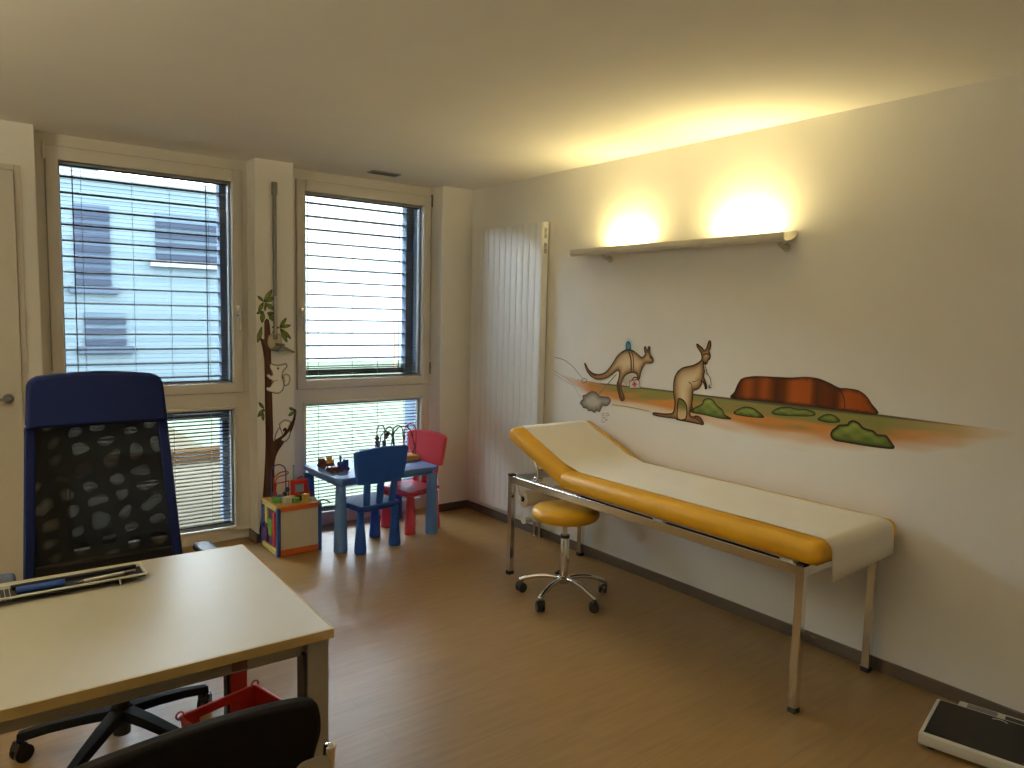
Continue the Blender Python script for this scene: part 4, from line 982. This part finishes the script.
for s in (-1, 1):
    b = new(); rings = []
    for k in range(15):
        z = .50+.60*k/14; w = hw(z); cu = s*(w-.017)
        rings.append([b.verts.new(back_pt(cu+a, z, d)) for a, d in ((-.017, -.018), (.017, -.018), (.017, .018), (-.017, .018))])
    for A, B in zip(rings, rings[1:]):
        for k in range(4): b.faces.new((A[k], A[(k+1) % 4], B[(k+1) % 4], B[k]))
    b.faces.new(rings[0][::-1]); b.faces.new(rings[-1]); obj('side_rail', b, M_NAVY, oc, smooth=40, bevel=.006)
b = new(); rows = []
for k in range(13):
    z = .60+.50*k/12; w = hw(z)-.032; rows.append([b.verts.new(back_pt(-w+2*w*j/14, z, -.006+.012*math.sin(PI*j/14))) for j in range(15)])
for A, B in zip(rows, rows[1:]):
    for j in range(14): b.faces.new((A[j], A[j+1], B[j+1], B[j]))
obj('net_panel', b, M_NET, oc, smooth=80)
b = new(); slab(b, [(-hw(.5)+.03, .49), (hw(.5)-.03, .49), (hw(.62)-.032, .615), (-hw(.62)+.032, .615)], -.02, .02); obj('lower_back', b, M_BLACKF, oc, bevel=.006)
b = new(); box(b, (OX-.25, OY-.22, .44), (OX+.25, OY+.245, .52), .035, 4); obj('seat', b, M_BLACKF, oc, smooth=50)
b = new(); box(b, (OX-.12, OY-.10, .40), (OX+.12, OY+.12, .445), .01); box(b, (OX-.045, OY+.10, .405), (OX+.045, 3.0, .43), .006); box(b, (OX-.04, 2.975, .41), (OX+.04, 3.0, .56), .006); obj('tilt_mechanism', b, M_DARK, oc)
b = new(); cyl(b, (OX, OY, .055), (OX, OY, .24), .028, n=20); cyl(b, (OX, OY, .24), (OX, OY, .41), .018, n=16); obj('gas_column', b, M_DARK, oc, smooth=50)
for s in (-1, 1):
    b = new(); x = OX+s*.315
    box(b, (x-.035, OY-.10, .612), (x+.035, OY+.165, .642), .014, 3); arm = obj('armrest', b, M_DARK, oc, smooth=50)
    b = new(); tube(b, smooth_open([(OX+s*.20, OY+.02, .43), (OX+s*.30, OY+.02, .44), (x, OY+.03, .50), (x, OY+.03, .63)]), .017, n=10); obj('arm_post', b, M_DARK, arm, smooth=50)
M_CH = mat('chair_base_black', (.004, .004, .005, 1), .7, noise=.1, spec=.2)
for k in range(5):
    a = math.radians(15+72*k); dx, dy = math.cos(a), math.sin(a); n_ = (-dy, dx)
    b = new(); rr = []
    for r_, z, w in ((.03, .135, .032), (.12, .125, .028), (.22, .108, .023), (.315, .085, .019)):
        c = (OX+dx*r_, OY+dy*r_)
        rr.append([b.verts.new((c[0]+n_[0]*q*w, c[1]+n_[1]*q*w, z+h)) for q, h in ((-1, -.014), (1, -.014), (.7, .014), (-.7, .014))])
    for A, B in zip(rr, rr[1:]):
        for q in range(4): b.faces.new((A[q], A[(q+1) % 4], B[(q+1) % 4], B[q]))
    b.faces.new(rr[0][::-1]); b.faces.new(rr[-1]); cyl(b, (OX+dx*.305, OY+dy*.305, .05), (OX+dx*.305, OY+dy*.305, .085), .009, n=10)
    obj('base_arm', b, M_CH, oc, bevel=.004)
    caster(oc, OX+dx*.305, OY+dy*.305, a+.8, .030)

# ------------------------------------------------------------------ red basket under the desk
rb = thing('plastic_basket', 'red plastic basket with a slotted grip under the desk', 'basket', (.66, 2.16, 0))
def basket():
    b = new(); w0, d0, w1, d1, H, t = .205, .285, .255, .340, .285, .004
    def q(z, o): f = z/H; return (w0+(w1-w0)*f)/2+o, (d0+(d1-d0)*f)/2+o
    # two long walls (x = +-), two short walls (y = +-) with a grip slot near the rim
    def quad(P, Nv):
        A = [b.verts.new(p) for p in P]; B = [b.verts.new(tuple(p[i]+Nv[i]*t for i in range(3))) for p in P]
        b.faces.new(A); b.faces.new(B[::-1])
        for i in range(4): b.faces.new((A[i], A[(i+1) % 4], B[(i+1) % 4], B[i]))
    for s in (-1, 1):
        x0, y0 = q(0, 0); x1, y1 = q(H, 0)
        quad([(s*x0, -y0, 0), (s*x0, y0, 0), (s*x1, y1, H), (s*x1, -y1, H)], (-s, 0, 0))
        def P(u, z): xx, yy = q(z, 0); return (u*xx, s*yy, z)
        za, zb, ua = .212, .262, .55
        for (u0, u1, a_, c_) in ((-1, 1, 0, za), (-1, 1, zb, H), (-1, -ua, za, zb), (ua, 1, za, zb)):
            quad([P(u0, a_), P(u1, a_), P(u1, c_), P(u0, c_)], (0, -s, 0))
    x0, y0 = q(0, 0)
    box(b, (-x0, -y0, 0), (x0, y0, .004))
    return b
obj('tub', basket(), M_RED, rb)
b = new(); xx, yy = .1285, .171
pts = rounded(2*xx, 2*yy, .012, 3); tube(b, [(x, y, .285) for x, y in pts], .006, n=8, closed=True); obj('rim', b, M_RED, rb, smooth=60)
for s in (-1, 1):
    b = new(); lp = [(s*(.128)+.012*math.cos(t), .170, .291+.012*math.sin(t)) for t in [2*PI*i/12 for i in range(12)]]; tube(b, lp, .003, n=6, closed=True); obj('rim_loop', b, M_RED, rb, smooth=60)
apply_matrix(rb, Matrix.Translation((.672, 2.150, 0)) @ Matrix.Rotation(math.radians(14), 4, 'Z'))

# ------------------------------------------------------------------ visitor chair in the foreground
VX, VY = .318, 1.345
vc = thing('visitor_chair', 'black upholstered visitor chair with chrome tube frame facing the desk', 'chair', (VX, 1.55, 0))
b = new()
ol = smooth_closed([(-.205, .42), (0, .415), (.205, .42), (.225, .52), (.228, .61), (.218, .66), (.229, .72), (.225, .765), (.212, .790), (.17, .798), (.08, .800), (0, .800), (-.08, .798), (-.17, .794), (-.205, .783), (-.222, .76), (-.229, .72), (-.218, .66), (-.228, .61), (-.225, .52)], 4)
def vb(u, z, d): return (VX+.006+(u if u > 0 else u*1.07), VY-(z-.45)*.12+d-.35*u*u+.03, z-.020)
A = [b.verts.new(vb(u, z, -.018)) for u, z in ol]; B = [b.verts.new(vb(u, z, .022)) for u, z in ol]; n = len(ol)
b.faces.new(A[::-1]); b.faces.new(B)
for i in range(n): b.faces.new((A[i], A[(i+1) % n], B[(i+1) % n], B[i]))
obj('backrest', b, M_BLACKF, vc, smooth=40, bevel=.012)
b = new(); box(b, (VX-.225, VY+.04, .425), (VX+.225, VY+.46, .48), .025, 4); obj('seat', b, M_BLACKF, vc, smooth=50)
for s in (-1, 1):
    x = VX+s*.247
    b = new(); tube(b, smooth_open([(x, VY-.045, .672), (x, VY-.02, .50), (x, VY, .30), (x, VY-.02, .012)], 5), .0125, n=14); lg = obj('leg', b, M_CHROME, vc, smooth=60)
    b = new(); ball(b, (x, VY-.0455, .673), .0128, (1, 1, .5)); obj('tube_cap', b, M_CHROME, lg, smooth=60)
    b = new(); tube(b, smooth_open([(x, VY+.0, .415), (x, VY+.30, .415), (x, VY+.40, .40), (x, VY+.43, .30), (x, VY+.44, .012)], 5), .0125, n=14); obj('leg', b, M_CHROME, vc, smooth=60)
    b = new(); pl = rounded(.075, .075, .024, 5)
    prism(b, pl, lambda u, v: (x-s*(.040)+u, VY-.056, .628+v), lambda u, v: (x-s*(.040)+u, VY-.052, .628+v)); br = obj('bracket', b, M_GREYMETAL, vc, bevel=.001)
    b = new(); cyl(b, (x-s*.048, VY-.060, .630), (x-s*.048, VY-.055, .630), .0075, n=14); obj('screw', b, M_DARK, br)

# ------------------------------------------------------------------ outdoors
b = new(); box(b, (-30, 5.14, -.35), (60, 60, -.12)); struct('lawn', b, M_GRASS)
b = new(); box(b, (-6, 5.15, -.125), (2.3, 12.9, -.09)); struct('terrace', b, M_PAVE)
tb = thing('timber_beam', 'brown timber beam edging the terrace outside the low left window', 'beam', (0, 8.0, -.09))
b = new(); box(b, (-4, 7.9, -.092), (2.28, 8.05, .06), .01); obj('beam', b, M_TIMBER, tb)
BY = 13.0
ab = thing('apartment_building', 'pale blue clad apartment building across the lawn outside the left window', 'building', (1.5, BY, -.12))
def fx(px, py): return on_back(px, py, BY)
xl = -14; xr = fx(224, 240)[0]; zp = fx(160, 187)[1]
b = new(); box(b, (xl, BY, -.2), (xr, BY+9, zp)); obj('facade', b, M_FACADE, ab)
b = new(); box(b, (xl, BY-.05, zp), (xr+.05, BY+9, zp+.12)); obj('parapet', b, M_FWHITE, ab)
xa = fx(78, 170)[0]; b = new(); box(b, (xl, BY+2.2, zp+.1), (xa+.6, BY+8, zp+1.4)); obj('penthouse', b, M_FACADE, ab)
def fwin(p0, p1, slats, glassm, sill=False):
    x0, z1 = fx(*p0); x1, z0 = fx(*p1)
    b = new(); box(b, (x0, BY-.02, z0), (x1, BY+.1, z1)); w = obj('window', b, glassm, ab)
    if slats:
        b = new(); k = int((z1-z0)/.17)
        for i in range(k): box(b, (x0, BY-.05, z0+i*.17), (x1, BY-.025, z0+i*.17+.095))
        obj('shutter', b, M_FSLAT, w)
    b = new(); box(b, (x0-.1, BY-.10, z0-.12), (x1+.1, BY-.01, z0-.02)); obj('sill', b, M_FWHITE if sill else M_FGLASS, w)
fwin((73, 203), (111, 286), True, M_FGLASS)
fwin((155, 212), (221, 263), True, mat('pale_facade_glass', (.030, .041, .050, 1), .9, spec=0, noise=.1, nscale=2), True)
fwin((84, 312), (126, 345), True, mat('pale_facade_glass', (.030, .041, .050, 1), .9, spec=0, noise=.1, nscale=2))
fwin((20, 210), (45, 286), True, M_FGLASS)
wb = thing('white_building', 'white rendered building far across the lawn outside the right window', 'building', (14, 24, -.12))
def gy(px, py, z=-.12):
    d = ray(px, py); t = (z-CAM_H)/d.z; p = EYE+d*t; return p.x, p.y
wx, wy = gy(350, 361)
x0 = fx(290, 300)[0]*wy/BY
b = new(); box(b, (x0, wy, -.2), (x0+wy*.9, wy+8, 9)); obj('facade', b, mat('white_render', (.17, .175, .18, 1), .9, spec=0, noise=.02, nscale=2), wb)
b = new(); box(b, (x0-.1, wy-.1, 9), (x0+wy*.9+.1, wy+8, 9.2)); obj('roof_edge', b, M_FWHITE, wb)
# slim young tree seen at the edge of the right window
sp = thing('sapling', 'slim young tree outside near the right edge of the right window', 'tree', (8.0, 14.5, -.12))
b = new(); tx, tz = on_back(394, 322, 14.5)
tube(b, smooth_open([(tx, 14.5, -.15), (tx+.03, 14.5, .8), (tx-.02, 14.5, 1.9)], 4), .03, n=8, rads=None); obj('trunk', b, M_BROWN, sp)
b = new(); random.seed(11)
for k in range(34):
    c = Vector((tx+random.gauss(0, .16), 14.5+random.gauss(0, .16), 1.25+random.gauss(0, .28))); a = Vector((random.uniform(-1, 1), random.uniform(-1, 1), random.uniform(-1, 1))).normalized()*.045; q = a.orthogonal().normalized()*.02
    vs = [b.verts.new(c+a), b.verts.new(c+q), b.verts.new(c-a), b.verts.new(c-q)]; b.faces.new(vs)
obj('foliage', b, M_LEAF, sp)

# ------------------------------------------------------------------ light
W = bpy.data.worlds.new('sky'); S.world = W; W.use_nodes = True; nt = W.node_tree
bg = nt.nodes['Background']
tc = nt.nodes.new('ShaderNodeTexCoord'); nz = nt.nodes.new('ShaderNodeTexNoise'); nz.inputs['Scale'].default_value = 2.0
nt.links.new(tc.outputs['Generated'], nz.inputs['Vector'])
cr = nt.nodes.new('ShaderNodeValToRGB'); cr.color_ramp.elements[0].color = (.72, .86, 1, 1); cr.color_ramp.elements[1].color = (.86, .94, 1, 1)
nt.links.new(nz.outputs['Fac'], cr.inputs['Fac']); nt.links.new(cr.outputs['Color'], bg.inputs['Color'])
bg.inputs['Strength'].default_value = 27
for i, g in enumerate((G1, G2)):
    ld = bpy.data.lights.new('window_portal', 'AREA'); ld.shape = 'RECTANGLE'; ld.size = g[1]-g[0]; ld.size_y = ZT-ZL; ld.cycles.is_portal = True
    lo = bpy.data.objects.new('window_portal', ld); COL.objects.link(lo); lo.location = ((g[0]+g[1])/2, 5.2, (ZT+ZL)/2); lo.rotation_euler = (-PI/2, 0, 0)
for y, p in ((2.24, 5.0), (3.04, 3.9)):
    ld = bpy.data.lights.new('lamp_light', 'AREA'); ld.shape = 'RECTANGLE'; ld.size = .03; ld.size_y = .30; ld.energy = p; ld.color = (1, .78, .32); ld.spread = PI
    lo = bpy.data.objects.new('lamp_light', ld); COL.objects.link(lo); lo.location = (3.142, y, LZ+.002); lo.rotation_euler = (PI, 0, 0)

ld = bpy.data.lights.new('unseen_warm_light', 'AREA'); ld.shape = 'RECTANGLE'; ld.size = .05; ld.size_y = 1.2; ld.energy = 62; ld.color = (1, .89, .59)  # unseen light inferred from warm edges, placed and raised to brighten the window wall
lo = bpy.data.objects.new('unseen_warm_light', ld); COL.objects.link(lo); lo.location = (XL+.066, 2.1, LZ+.004); lo.rotation_euler = (PI, 0, 0)
S.view_settings.view_transform = 'Standard'; S.view_settings.look = 'None'; S.view_settings.gamma = 1; S.view_settings.use_curve_mapping = False
S.view_settings.exposure = 0.45
cy = S.cycles
cy.use_denoising = True; cy.max_bounces = 12; cy.diffuse_bounces = 6; cy.glossy_bounces = 4; cy.transparent_max_bounces = 24; cy.transmission_bounces = 6
cy.caustics_reflective = False; cy.caustics_refractive = False; cy.sample_clamp_indirect = 4
